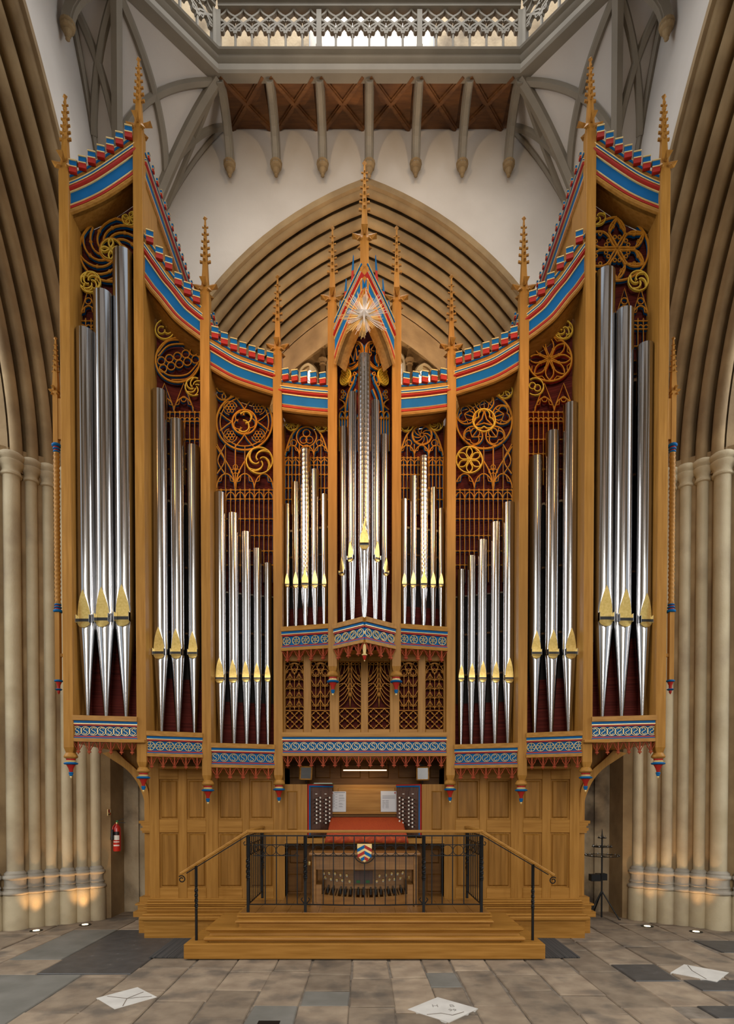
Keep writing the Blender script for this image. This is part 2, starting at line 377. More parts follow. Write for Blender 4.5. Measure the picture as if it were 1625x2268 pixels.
# --- clustered piers: shafts with capitals and moulded bases on tall plinths
SH = [(29, 7.36, 0.097), (72.5, 7.50, 0.068), (109.5, 7.62, 0.068), (144.5, 7.71, 0.068), (177, 7.83, 0.068), (208, 7.93, 0.068)]
for s in (-1, 1):
    side = 'fire extinguisher' if s < 0 else 'candle stand'
    root = empty('wall_pier_left' if s < 0 else 'wall_pier_right', (X0 + s * 4.0, 7.6, 0), kind='structure')
    wall = MB()
    wall.add([(X0 + s * a, b, z) for z in (-0.02, 6.0) for a, b in ((5.2, 7.0), (4.55, 7.30), (3.50, 8.02), (3.50, 8.5), (5.2, 8.5))],
             [(0, 1, 6, 5), (1, 2, 7, 6), (2, 3, 8, 7), (3, 4, 9, 8), (4, 0, 5, 9), (5, 6, 7, 8, 9)])
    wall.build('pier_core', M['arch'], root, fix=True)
    ax = [(-(px - 807.0) * Y / F, Y, r) for px, Y, r in SH]
    ax = [(4.62, 7.22, 0.068)] + ax
    for (x, y, r) in ax:
        x = X0 + s * (x + 0.01); k = r / 0.068; R = 0.112 if r < 0.08 else 0.145
        MB().lathe((x, y, 0), [(r, 0.70), (r, 3.0), (r, 5.66)], 18).build('shaft', M['stone'], root, smooth=40)
        MB().lathe((x, y, 0), [(R + 0.012, -0.01), (R + 0.008, 0.40), (R, 0.43)], 20).build('plinth', M['stone'], root, smooth=40)
        MB().lathe((x, y, 0), [(R - 0.01, 0.43), (R + 0.012, 0.44), (R + 0.018, 0.455), (R + 0.012, 0.475), (R - 0.012, 0.49), (R - 0.014, 0.51), (R - 0.004, 0.52), (R - 0.014, 0.535), (R - 0.02, 0.55),
                               (R - 0.02, 0.62), (R + 0.0, 0.632), (R + 0.006, 0.65), (R - 0.0, 0.67), (R - 0.02, 0.68), (R - 0.018, 0.70), (r + 0.012, 0.715), (r, 0.73)], 20).build('base', M['basestone'], root, smooth=50)
        MB().lathe((x, y, 0), [(r, 5.62), (r + 0.022, 5.63), (r + 0.026, 5.65), (r + 0.012, 5.67), (r + 0.008, 5.70), (r + 0.02, 5.73), (r + 0.05, 5.76), (r + 0.055, 5.785), (r + 0.04, 5.80),
                               (r + 0.05, 5.815), (r + 0.065, 5.83), (r + 0.065, 5.86), (r + 0.055, 5.88), (r + 0.03, 5.90)], 18).build('capital', M['stone'], root, smooth=45)
# --- west bay seen through the arch: rear arch, splay and window wall
mb = MB()
def ring(R, y, c=AC, n=20):
    a = arch(R, n, c=c); return [(X0 + u, y, z) for u, z in a] + [(X0 - u, y, z) for u, z in a[-2::-1]]
mb.grid([ring(6.3, 10.2), ring(5.22, 10.2), ring(5.16, 10.26), ring(5.16, 10.32), ring(4.96, 10.9), ring(4.9, 10.9), ring(4.86, 10.98), ring(4.74, 10.98), ring(4.7, 11.05), ring(0.05, 11.05, c=0.02)], flip=True)
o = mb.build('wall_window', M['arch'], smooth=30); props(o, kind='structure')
mb = MB(); mb.grid([ring(5.9, 8.55), ring(5.9, 10.25)], flip=True)
o = mb.build('wall_west_vault', M['arch'], smooth=40); props(o, kind='structure')
LIGHTS = [(-1.07, 9.62, 0.15), (-0.53, 9.86, 0.16), (0.0, 10.1, 0.16), (0.53, 9.86, 0.16), (1.07, 9.62, 0.15)]
for i, (u, zt, hw_) in enumerate(LIGHTS):
    cx = X0 + u; R = hw_ * 1.35; cc = R - hw_; zs = zt - math.sqrt(R * R - cc * cc)
    def lan(e):
        r = R + e; a1 = math.acos(cc / r)
        right = [(cx + r * math.cos(a1 * k / 8) - cc, zs + r * math.sin(a1 * k / 8)) for k in range(9)]
        left = [(2 * cx - x, z) for x, z in right[-2::-1]]
        return [(cx + hw_ + e, 7.2)] + right + left + [(cx - hw_ - e, 7.2)]
    win = empty('window_%d' % (i + 1), (cx, 11.0, 7.2)); props(win, kind='structure')
    fr = MB(); rows = [[(x, y, z) for x, z in lan(e)] for e, y in ((0.05, 11.04), (0.05, 10.96), (0.02, 10.94), (0.0, 10.98), (-0.03, 11.02), (-0.04, 11.042))]
    fr.grid(list(map(list, zip(*rows)))); fr.build('window_frame', M['stone'], win, smooth=40, fix=True)
    pts = [(x, 11.03, z) for x, z in lan(-0.035)]
    MB().poly(pts, (0, 0.012, 0)).build('pane', M['glass'], win, fix=True)
    for sx in (-1, 1):                   # cusps of the light's head
        MB().poly([(cx + sx * hw_, 10.99, zs + 0.02), (cx + sx * hw_ * 0.42, 10.99, zs + 0.07), (cx + sx * hw_ * 0.85, 10.99, zs + 0.13)], (0, 0.03, 0)).build('cusp', M['arch'], win, fix=True)
for u in (-0.80, -0.27, 0.27, 0.80):
    t = empty('trim_window_shaft', (X0 + u, 10.95, 7.2)); props(t, kind='structure')
    MB().lathe((X0 + u, 10.95, 0), [(0.045, 7.2), (0.045, 9.62)], 10).build('shaft', M['arch'], t, smooth=40)
    MB().lathe((X0 + u, 10.95, 0), [(0.05, 9.60), (0.065, 9.62), (0.05, 9.64), (0.09, 9.70), (0.075, 9.73), (0.05, 9.78), (0.03, 9.9), (0.05, 9.93), (0.01, 10.0)], 8).build('capital', M['arch'], t)
# --- lantern: ring beam, coving ribs, boarded soffit, gallery, upper wall
XB = 0.062                                # the ring beam's centre
A8, S8 = 2.85, 1.985                      # apothem and half side of the wide faces
OCT = [(S8, A8), (-S8, A8), (-A8, S8), (-A8, -S8), (-S8, -A8), (S8, -A8), (A8, -S8), (A8, S8)]
bprof = [(0.0, 10.97), (-0.06, 10.97), (-0.075, 11.0), (-0.05, 11.03), (-0.06, 11.09), (-0.045, 11.11), (-0.02, 11.12), (-0.06, 11.15), (-0.075, 11.175), (-0.06, 11.19), (-0.03, 11.2), (-0.03, 11.25), (-0.07, 11.265), (-0.08, 11.285), (-0.06, 11.31), (0.05, 11.31), (0.05, 10.97)]
rows = []
for (x, y) in OCT:
    l = math.hypot(x, y); k = A8 / l
    rows.append([(XB + x * (1 + d / A8), YC + y * (1 + d / A8), z) for d, z in bprof])
mb = MB(); mb.grid(rows + [rows[0]], closed_u=True, flip=False)
o = mb.build('trim_lantern_beam', M['grey'], smooth=35, fix=True); props(o, kind='structure')
# boarded soffit panels with moulded crosses between the ribs
RIBU = [-1.95 + 3.90 * k / 6 for k in range(7)]
def soffit(tf, nm, vis):
    root = empty(nm, tf(0, 11.05, -0.4)); props(root, kind='structure')
    q = [tf(-2.1, 11.03, -0.70), tf(2.1, 11.03, -0.70), tf(2.1, 11.13, 0.02), tf(-2.1, 11.13, 0.02)]
    MB().poly(q, (0, 0, 0.03)).build('backing_board', M['brown'], root, fix=True)
    for i in range(6):
        u0, u1 = RIBU[i] + 0.05, RIBU[i + 1] - 0.05
        q = [tf(u0, 10.99, -0.70), tf(u1, 10.99, -0.70), tf(u1, 11.09, 0.0), tf(u0, 11.09, 0.0)]
        MB().poly(q, (0, 0, 0.03)).build('panel', M['brown'], root, fix=True)
        if vis:
            mb = MB()
            for a, b in ((q[0], q[2]), (q[1], q[3])):
                a = Vector(a) - Vector((0, 0, 0.008)); b = Vector(b) - Vector((0, 0, 0.008))
                mb.bar(a, b, 0.075, 0.02); mb.bar(a - Vector((0, 0, 0.014)), b - Vector((0, 0, 0.014)), 0.035, 0.02)
            mb.build('cross_moulding', M['brown'], root)
    return root
soffit(tfW, 'ceiling_boards_back', True); soffit(tfN, 'ceiling_boards_left', False); soffit(tfS, 'ceiling_boards_right', False)
def rib(tf, u, root, ends=0.0):
    pts = []
    for k in range(9):
        t = k / 8.0; an = t * PI / 2
        pts.append((u, 10.50 + 0.47 * math.sin(an) ** 1.0 if False else 10.48 + 0.5 * math.sin(an), -0.10 - 0.58 * (1 - math.cos(an))))
    mb = MB()
    for wd, th, off in ((0.062, 0.10, 0.0), (0.04, 0.05, -0.045)):
        rows = []
        for i, (uu, z, d) in enumerate(pts):
            p, q = pts[max(i - 1, 0)], pts[min(i + 1, 8)]
            tz, td = q[1] - p[1], q[2] - p[2]; l = math.hypot(tz, td); tz /= l; td /= l
            nz, nd = -(-td), -tz                      # towards the room and down
            nz, nd = td, -tz
            z2, d2 = z + nz * -off * 1.0, d + nd * -off * 1.0
            z2, d2 = z + nz * (-off), d + nd * (-off)
            h = th / 2
            rows.append([tf(uu - wd, z2 - nz * h, d2 - nd * h), tf(uu + wd, z2 - nz * h, d2 - nd * h), tf(uu + wd * 0.75, z2 + nz * h, d2 + nd * h), tf(uu - wd * 0.75, z2 + nz * h, d2 + nd * h)])
        mb.grid(rows, closed_u=True)
        k = len(rows[0]); b = len(mb.v) - k * len(rows); mb.f += [tuple(b + i for i in range(k)), tuple(len(mb.v) - k + i for i in range(k))]
    mb.build('rib', M['grey'], root, fix=True)
    c = Vector(tf(u, 10.30, -0.10))
    MB().lathe(c, [(0.01, 0.02), (0.026, 0.035), (0.024, 0.05), (0.018, 0.055), (0.036, 0.075), (0.042, 0.10), (0.05, 0.115), (0.045, 0.125), (0.07, 0.145), (0.08, 0.165), (0.072, 0.18), (0.085, 0.19), (0.086, 0.21), (0.06, 0.225)], 12).build('corbel', M['arch'], root, smooth=22)
for tf, nm in ((tfW, 'trim_coving_back'), (tfN, 'trim_coving_left'), (tfS, 'trim_coving_right')):
    root = empty(nm, tf(0, 10.3, 0)); props(root, kind='structure')
    for u in RIBU: rib(lambda a, z, d, tf=tf: tuple(Vector(tf(a, z, d)) + (Vector((0.035, 0, 0)) if tf is tfW else Vector((0, 0, 0)))), u, root)
# pendentives in the two corners, with their star of ribs
for s in (-1, 1):
    def pt(x, y, z): return Vector((X0 + s * x, y, z))
    T = [pt(2.0, YW - 0.01, 11.1), pt(1.98 + (0.03 if s > 0 else -0.03), YC + A8 + 0.04, 11.0), pt(A8 + 0.04, YC + S8, 11.0), pt(HW - 0.01, YC + 2.0, 11.1)]
    AP = pt(HW + 0.0, YW + 0.0, 8.5)
    def surf(u, v, out=0.0):
        u = min(max(u, 0), 3 - 1e-6); i = int(u); f = u - i
        top = T[i].lerp(T[i + 1], f)
        mid = Vector(((top.x + AP.x) / 2, (top.y + AP.y) / 2, top.z - 0.62))
        p = top * (1 - v) ** 2 + mid * 2 * v * (1 - v) + AP * v * v
        return p + Vector((-s * 0.7, -0.7, -0.25)) * out
    nm = 'left' if s < 0 else 'right'
    root = empty('ceiling_pendentive_' + nm, AP); props(root, kind='structure')
    mb = MB(); mb.grid([[surf(k / 8.0, j / 12.0) for k in range(25)] for j in range(13)], flip=s < 0)
    mb.build('plaster_web', M['plaster'], root, smooth=40)
    def prib(a, b, r, bend=0.0, n=14):
        pts = [surf(a[0] + (b[0] - a[0]) * k / n + bend * math.sin(PI * k / n), a[1] + (b[1] - a[1]) * k / n, 0.015) for k in range(n + 1)]
        MB().tube(pts, r, 6).build('rib', M['grey'], root, smooth=40)
    prib((1, 0.0), (1.0, 0.96), 0.075); prib((2, 0.0), (2.0, 0.96), 0.075)
    prib((0.04, 0.0), (0.04, 0.96), 0.04); prib((2.96, 0.0), (2.96, 0.96), 0.04)
    prib((1.0, 0.02), (2.0, 0.5), 0.05); prib((2.0, 0.02), (1.0, 0.5), 0.05)
    prib((1.0, 0.02), (0.04, 0.55), 0.045); prib((0.04, 0.02), (1.0, 0.45), 0.05)
    prib((2.0, 0.02), (2.96, 0.5), 0.05); prib((2.96, 0.06), (2.0, 0.5), 0.05)
# gallery balustrade: traceried lights between posts, standing on the ring beam
def cell(wd):
    "one traceried light: ogee head, quatrefoil cell; local x along, z up"
    mb = MB(); b = 0.020
    def rb(pts, wth=0.022):
        for p, q in zip(pts, pts[1:]): mb.bar((p[0], 0, p[1]), (q[0], 0, q[1]), wth, 0.05, up=(0, 1, 0))
    h = wd / 2
    for sx in (-1, 1):
        rb([(sx * h * 0.92, 0.235), (sx * h * 0.80, 0.285), (sx * h * 0.35, 0.315), (0, 0.36)], 0.026)
        rb([(sx * h * 0.86, 0.275), (sx * h * 0.45, 0.262), (sx * h * 0.33, 0.30)], 0.016)
        rb([(0, 0.36), (sx * h * 0.5, 0.40), (sx * h * 0.9, 0.43), (sx * h, 0.45)], 0.022)
        rb([(sx * h, 0.29), (sx * h * 0.8, 0.33), (sx * h * 0.3, 0.36), (0, 0.36)], 0.02)
        rb([(sx * h, 0.45), (sx * h * 0.6, 0.47), (sx * h * 0.25, 0.50), (0, 0.545)], 0.022)
        rb([(sx * h * 0.55, 0.385), (sx * h * 0.62, 0.405), (sx * h * 0.95, 0.39)], 0.014)
    return mb.mesh('tracery_light', M['grey'])
def gallery(name, a, b, nsec, nl):
    a = Vector(a); b = Vector(b); ex = (b - a); Ln = ex.length; ex.normalize(); rz = math.atan2(ex.y, ex.x)
    root = empty(name, (a + b) / 2); props(root, kind='structure')
    wd = Ln / (nsec * nl + 0.0); me = cell(wd)
    bar_m = MB().cbox(-0.013, 0.013, -0.02, 0.02, 0, 0.30, 0.004).mesh('mullion', M['grey'])
    post = MB(); post.box(-0.04, 0.04, -0.05, 0.05, 0, 0.07).box(-0.032, 0.032, -0.04, 0.04, 0.07, 0.52)
    pm = post.mesh('gallery_post', M['grey'])
    for i in range(nsec * nl):
        c = a + ex * (wd * (i + 0.5)); inst('tracery_light', me, c, root, rz=rz)
        if i % nl == 0: inst('gallery_post', pm, a + ex * (wd * i), root, rz=rz)
        else: inst('mullion', bar_m, a + ex * (wd * i), root, rz=rz)
    inst('gallery_post', pm, b, root, rz=rz)
    tr = MB(); tr.bar(a + Vector((0, 0, 0.57)), b + Vector((0, 0, 0.57)), 0.11, 0.05); tr.bar(a + Vector((0, 0, 0.61)), b + Vector((0, 0, 0.61)), 0.16, 0.04)
    tr.build('top_rail', M['grey'], root)
ZB = 11.31
gallery('trim_gallery_back', (XB - S8 + 0.03, YC + A8 + 0.02, ZB), (XB + S8 - 0.03, YC + A8 + 0.02, ZB), 3, 6)
gallery('trim_gallery_diagonal_left', (XB - A8, YC + S8 + 0.03, ZB), (XB - S8 - 0.03, YC + A8, ZB), 1, 5)
gallery('trim_gallery_diagonal_right', (XB + S8 + 0.03, YC + A8, ZB), (XB + A8, YC + S8 + 0.03, ZB), 1, 5)
props(MB().box(-4.3, -0.83, 8.9, 9.0, 11.0, 15.0).build('wall_lantern_left', M['stoneold']), kind='structure')
props(MB().box(1.05, 4.3, 8.9, 9.0, 11.0, 15.0).build('wall_lantern_right', M['stoneold']), kind='structure')
props(MB().box(-0.83, 1.05, 9.15, 9.25, 11.0, 15.0).build('wall_lantern_back', M['plaster']), kind='structure')
props(MB().box(-4.3, 4.3, 8.30, 9.2, 11.12, 11.2).build('ceiling_gallery_walk', M['brown']), kind='structure')
# --- choir behind the camera: piers, stall backs, roof (what the polished pipes mirror)
for s in (-1, 1):
    mb = MB()
    for k in range(5):
        y = -12.5 + 3.0 * k; mb.box(min(s * 4.3, s * 4.9), max(s * 4.3, s * 4.9), y, y + 1.25, 0, 12.5)
    mb.box(min(s * 4.3, s * 4.9), max(s * 4.3, s * 4.9), -12.5, 0.8, 3.2, 4.0)
    props(mb.build('wall_choir_left' if s < 0 else 'wall_choir_right', M['stone']), kind='structure')
    props(MB().box(min(s * 4.0, s * 4.3), max(s * 4.0, s * 4.3), -12.5, 0.3, 0, 3.2).build('trim_stall_left' if s < 0 else 'trim_stall_right', M['oakdark']), kind='structure')
    props(MB().box(min(s * 8.6, s * 8.9), max(s * 8.6, s * 8.9), 0.5, 9.5, 0, 11.0).build('wall_transept_left' if s < 0 else 'wall_transept_right', M['stone']), kind='structure')
props(MB().box(-5, 5, -13.95, -13.75, 0, 12.6).build('wall_choir_end', M['stone']), kind='structure')
props(MB().box(-5, 5, -12.5, 0.6, 12.5, 12.7).build('ceiling_choir', M['oakdark']), kind='structure')
# ------------------------------------------------------------------ floor
floor = MB().box(-9, 9, -12.5, 10.8, -0.14, -0.012).build('floor', M['mortar']); props(floor, kind='structure')
def slab(x0, x1, y0, y1, m, name='paving_stone', z=0.0, j=0.007, sub=None):
    a = random.Random(int((x0 * 91 + y0 * 57) * 100)); e = lambda: a.uniform(-0.014, 0.014)
    q = [(x0 + j + e(), y0 + j + e()), (x1 - j + e(), y0 + j + e()), (x1 - j + e(), y1 - j + e()), (x0 + j + e(), y1 - j + e())]
    cx, cy = (x0 + x1) / 2, (y0 + y1) / 2; c = 0.008; dz = a.uniform(-0.003, 0.002) + z
    top = [(p[0] + (c if p[0] < cx else -c), p[1] + (c if p[1] < cy else -c), dz) for p in q]
    lo = [(p[0], p[1], dz - 0.007) for p in q]; bt = [(p[0], p[1], -0.02) for p in q]
    mb = MB(); mb.add(top + lo + bt, [(0, 1, 2, 3)] + [(4 + i, 4 + (i + 1) % 4, (i + 1) % 4, i) for i in range(4)] + [(8 + i, 8 + (i + 1) % 4, 4 + (i + 1) % 4, 4 + i) for i in range(4)])
    return mb.build(name, M[m], floor)
special = [(-3.06, -2.19, 5.46, 7.3, 'slate'), (-3.62, -3.08, 5.95, 7.3, 'greyslab'), (-3.95, -2.62, 4.05, 5.44, 'greyslab'),
           (2.42, 2.86, 5.25, 5.78, 'slate'), (2.88, 3.4, 4.98, 5.3, 'slate'), (3.8, 4.4, 6.2, 6.75, 'slate'), (2.64, 3.3, 4.36, 4.62, 'slate'),
           (-0.88, -0.52, 4.05, 4.62, 'greyslab'), (-0.52, -0.12, 4.62, 4.97, 'greyslab'), (0.58, 0.86, 5.08, 5.5, 'greyslab')]
for s_ in special: slab(*s_[:4], s_[4])
def free(x0, x1, y0, y1):
    for a, b, c, d, _ in special:
        if x0 < b - 0.03 and x1 > a + 0.03 and y0 < d - 0.03 and y1 > c + 0.03: return (c, d)
    return None
bx = [-5.6, -5.0, -4.45, -3.95, -3.62, -3.07, -2.62, -2.19, -1.70, -1.28, -0.88, -0.52, -0.12, 0.24, 0.58, 0.86, 1.22, 1.62, 2.02, 2.42, 2.87, 3.3, 3.75, 4.2, 4.8, 5.6]
rg = random.Random(11)
for x0, x1 in zip(bx, bx[1:]):
    y = 3.55 + rg.uniform(0, 0.4)
    while y < 8.5:
        ln = rg.uniform(0.42, 0.95); y1 = min(y + ln, 8.5)
        hit = free(x0, x1, y, y1)
        if hit:
            if hit[0] - y > 0.08: slab(x0, x1, y, hit[0], 'paving')
            y = hit[1]; continue
        if y1 - y > 0.1: slab(x0, x1, y, y1, 'paving')
        y = y1
props(MB().box(-9, 9, -12.5, 3.5, -0.02, 0.0).build('floor_choir', M['slate']), kind='structure')
# white marble memorial lozenges set into the paving
def lozenge(c, hd, ha, rot, cracks):
    pts = [(c[0] + math.cos(rot) * a - math.sin(rot) * b, c[1] + math.sin(rot) * a + math.cos(rot) * b, 0.003) for a, b in ((-hd, 0), (0, -ha), (hd, 0), (0, ha))]
    o = MB().poly([(p[0], p[1], -0.02) for p in pts], (0, 0, 0.024)).build('memorial_tablet', M['marble'], floor, fix=True)
    mb = MB()
    for a in cracks:
        pp = [(c[0] + x * hd, c[1] + y * ha, 0.005) for x, y in a]
        for p, q in zip(pp, pp[1:]): mb.bar(p, q, 0.006, 0.003)
    if cracks: mb.build('crack', M['mortar'], o)
    return o
T1 = lozenge((0.61, 4.54), 0.275, 0.27, 0.03, [[(-0.5, -0.45), (-0.1, -0.35), (0.2, -0.5), (0.55, -0.25)]])
lozenge((-1.955, 4.80), 0.245, 0.265, 0.05, [[(0.2, -0.75), (0.05, -0.1), (0.35, 0.5)], [(-0.7, 0.1), (0.05, -0.1), (0.8, 0.1)]])
lozenge((3.15, 5.49), 0.275, 0.27, 0.0, [[(0.05, 0.85), (-0.15, 0.2), (-0.2, -0.75)]])
def text(body, loc, size, rot, m, parent, name='inscription', ext=0.0015, align='CENTER'):
    cu = bpy.data.curves.new(name, 'FONT'); cu.body = body; cu.size = size; cu.align_x = align; cu.extrude = ext
    tmp = bpy.data.objects.new(name, cu); col.objects.link(tmp)
    dg = bpy.context.evaluated_depsgraph_get(); me = bpy.data.meshes.new_from_object(tmp.evaluated_get(dg))
    bpy.data.objects.remove(tmp); me.materials.clear(); me.materials.append(M[m])
    o = bpy.data.objects.new(name, me); col.objects.link(o); WL[o.name] = Vector(loc)
    if parent: o.parent = parent; o.location = Vector(loc) - wl(parent)
    else: o.location = loc
    o.rotation_euler = rot; return o
text('H    B', (0.62, 4.58, 0.0045), 0.075, (0, 0, 0), 'incised', T1)
text('99', (0.68, 4.49, 0.0045), 0.065, (0, 0, 0), 'incised', T1)
# small inset plate in the dark slab
MB().cbox(-0.78, -0.62, 4.20, 4.30, -0.0, 0.004, 0.001).build('inset_plate', M['iron'], floor)
# recessed floor uplights at the piers
for k, (px, py) in enumerate(((80.3, 2061.7), (188.3, 2048.5), (1433, 2052), (1541, 2064))):
    g = G(px, py)
    side = 'fire extinguisher' if px < 800 else 'candle stand'
    near = 'second plinth from the recess' if k in (1, 2) else 'stout outer plinth'
    t = empty('floor_uplight', (g.x, g.y, 0), 'round lit floor uplight at %s, %s side' % (near, side), 'light', 'recessed floor uplights')
    MB().lathe((g.x, g.y, 0), [(0.055, 0.0), (0.075, 0.001), (0.075, 0.006), (0.04, 0.0055)], 20).build('rim', M['iron'], t, smooth=30)
    MB().lathe((g.x, g.y, 0.004), [(0.038, 0.0), (0.038, 0.004), (0.02, 0.005)], 20).build('lens', M['lampglass'], t, smooth=30)
    sx = -1 if px < 800 else 1
    spot('uplight_lamp', (g.x, g.y, 0.03), (g.x + sx * 0.13, g.y + 0.30, 1.4), 70, 16, (1.0, 0.55, 0.22), 0.8, 0.03)
# ribbed door mats beside the platform
for s in (-1, 1):
    t = MB().box(min(s * 1.84, s * 2.21), max(s * 1.84, s * 2.21), 5.99, 6.80, 0.002, 0.014).build('door_mat', M['mat'])
    props(t, 'black ribbed mat by the platform step, %s side' % ('fire extinguisher' if s < 0 else 'candle stand'), 'mat', 'ribbed mats beside the platform')
# ================================================================== THE ORGAN CASE
case = empty('organ_case', (0, 6.9, 0), 'tall oak pipe organ case with painted cornices, spires and carved tracery', 'organ')
YP = [6.10, 6.25, 6.50, 6.75, 6.60]
XP = [P(146, 1056, YP[0]).x, P(308, 900, YP[1]).x, P(453.5, 900, YP[2]).x, P(614.5, 1100, YP[3]).x, P(736, 1100, YP[4]).x]
PW = 0.051                                   # half width of a post
YWALL = 7.05                                 # face of the lower panelling
PROW = 6.30                                  # the prow of the middle tower
def zat(px, py, Y): return P(px, py, Y).z
# ---- pieces shared by all posts (local coordinates, origin at their base)
def leafmesh(k=1.25):
    mb = MB()                                # folded leaf pointing along +x
    mb.add([(0.02 * k, -0.012 * k, 0), (0.02 * k, 0.012 * k, 0), (0.105 * k, -0.028 * k, 0.012 * k), (0.105 * k, 0.028 * k, 0.012 * k), (0.08 * k, 0, 0.035 * k), (0.02 * k, 0, 0.022 * k), (0.06 * k, 0, -0.02 * k)],
           [(0, 2, 4, 5), (1, 5, 4, 3), (0, 6, 2), (1, 3, 6), (2, 6, 3), (2, 3, 4), (0, 5, 1), (0, 1, 6)])
    return mb
LEAF = leafmesh().mesh('leaf', M['oak']); LEAFS = leafmesh(0.75).mesh('leaf', M['oak'])
def spire(parent, c, z0, z1, w0, rows, flip, small=False):
    "tapered square spire with rows of crockets, a finial and a collar of leaves"
    x, y = c; h = z1 - z0
    mb = MB(); mb.lathe((x, y, 0), [(w0 * 1.25, z0), (w0, z0 + h * 0.2), (w0 * 0.28, z1 - h * 0.07), (w0 * 0.2, z1 - h * 0.05)], 4, a0=PI / 4)
    mb.lathe((x, y, 0), [(w0 * 0.25, z1 - h * 0.055), (w0 * 0.62, z1 - h * 0.03), (w0 * 0.2, z1 - 0.004), (0.002, z1)], 4, a0=0)
    mb.build('spire', M['oak'], parent, flip=flip)
    cr = MB()
    for r in range(rows):
        t = 0.36 + 0.48 * r / (rows - 1); z = z0 + h * t; rr = w0 * (1.0 - 0.9 * (t - 0.2)) * 0.72; e = 0.016 * (1.25 - 0.6 * r / rows) * (0.6 if small else 1)
        for k in range(4):
            a = k * PI / 2; dx, dy = math.cos(a), math.sin(a)
            p = Vector((x + dx * rr, y + dy * rr, z)); q = Vector((x + dx * (rr + e * 1.3), y + dy * (rr + e * 1.3), z + e * 0.5))
            cr.bar(p, q, e * 1.1, e * 0.9); cr.bar(q + Vector((0, 0, -e * 0.7)), q + Vector((0, 0, e * 0.6)), e * 0.8)
    cr.build('crockets', M['oak'], parent, flip=flip)['kind'] = 'stuff'
    me = LEAFS if small else LEAF
    for k in range(4):
        a = k * PI / 2 + (PI / 4 if False else 0)
        inst('leaf', me, (-x if flip else x, y, z0 + 0.01), parent, rz=a)
        inst('leaf', me, (-x if flip else x, y, z0 - 0.02), parent, rz=a + PI / 4, ry=0.55, scale=(0.75, 0.8, 0.8))
    return parent
def pendant(parent, c, zt, flip, k=1.0):
    x, y = c
    def part(nm, prof, m, n=16):
        MB().lathe((x, y, zt), [(r * k, -d * k) for r, d in prof][::-1], n).build(nm, M[m], parent, smooth=45, flip=flip)
    part('pendant_cap', [(0.048, -0.01), (0.055, 0.0), (0.066, 0.02), (0.070, 0.03), (0.066, 0.04), (0.045, 0.052)], 'oakh')
    part('pendant_neck', [(0.045, 0.052), (0.046, 0.06), (0.042, 0.068)], 'red')
    part('pendant_ring', [(0.042, 0.068), (0.05, 0.074), (0.05, 0.082), (0.046, 0.088)], 'gold')
    part('pendant_disc', [(0.046, 0.088), (0.066, 0.094), (0.071, 0.102), (0.064, 0.11), (0.045, 0.114)], 'blue')
    part('pendant_cup', [(0.045, 0.114), (0.036, 0.13), (0.026, 0.15), (0.018, 0.175), (0.016, 0.19)], 'red')
    part('pendant_bead', [(0.014, 0.19), (0.023, 0.196), (0.024, 0.204), (0.018, 0.21), (0.02, 0.218), (0.012, 0.232)], 'blue')
    part('pendant_tip', [(0.008, 0.232), (0.012, 0.24), (0.009, 0.25), (0.001, 0.258)], 'gold', 8)
# posts: leaf px y, finial px y, bottom px y, px x
POST = [(146, 368, 209, 1671, 0), (308, 281, 127, 1703, 1), (453.5, 640, 479, 1732, 2), (614.5, 771, 608, 1731, 3), (736, 663, 500, 1490, 4)]
def zpath(pl, px): return [pl.hit(*p) for p in catmull(px, 6)]
# bay front planes on the left half, slightly behind the post faces
BAY = [Pl(XP[i], YP[i], XP[i + 1], YP[i + 1], 0.045) for i in range(4)]
VL = Pl(XP[4], YP[4], 0.0, PROW, 0.0)        # left face of the prow tower
CUR = [[(153.8, 466.5), (193.5, 451), (228.6, 433.7), (263.7, 411.5), (296, 389)],
       [(320, 615), (338, 640), (357, 662), (387.6, 700), (415, 724), (443, 745)],
       [(464, 809), (509, 835), (550, 851), (605, 868.5)],
       [(625, 902.5), (673, 909), (727, 914)]]
GAB = [(744, 795), (752, 768), (765, 735), (785, 690), (806.5, 646)]
BANDS = [('oak_moulding', -0.05, 0.0, 0.03, 'oakh', 4), ('red_fillet', 0.0, 0.022, 0.02, 'red', 0), ('gilt_bead', 0.022, 0.040, 0.028, 'gold', 4), ('blue_band', 0.040, 0.145, 0.012, 'blue', 0),
         ('gilt_fillet', 0.145, 0.157, 0.024, 'gold', 0), ('red_roll', 0.157, 0.203, 0.045, 'red', 5), ('gilt_line', 0.203, 0.212, 0.036, 'gold', 0), ('blue_line', 0.212, 0.228, 0.034, 'blue', 0),
         ('gilt_edge', 0.228, 0.237, 0.038, 'gold', 0), ('oak_parapet', 0.237, 0.285, 0.02, 'oakh', 0), ('blue_coping', 0.285, 0.302, 0.03, 'blue', 0), ('gilt_coping', 0.302, 0.310, 0.034, 'gold', 0)]
def merlon(k=1.0):
    mb = {}
    for nm, m, z0, z1, d, w in (('r', 'red', 0.0, 0.042, 0.030, 0.031), ('g', 'gold', 0.042, 0.050, 0.034, 0.033), ('b', 'blue', 0.050, 0.098, 0.026, 0.031), ('t', 'gold', 0.098, 0.106, 0.034, 0.033)):
        mb[nm] = (m, MB().box(-w * k, w * k, -d * k, 0.0, z0 * k, z1 * k))
    me = bpy.data.meshes.new('merlon'); vs = []; fs = []; mi = []
    for i, (m, b) in enumerate(mb.values()):
        n = len(vs); vs += b.v; fs += [tuple(j + n for j in f) for f in b.f]; mi += [i] * len(b.f); me.materials.append(M[m])
    me.from_pydata(vs, [], fs); me.polygons.foreach_set('material_index', mi); me.update(); return me
MER = merlon(1.15); MERS = merlon(0.62)
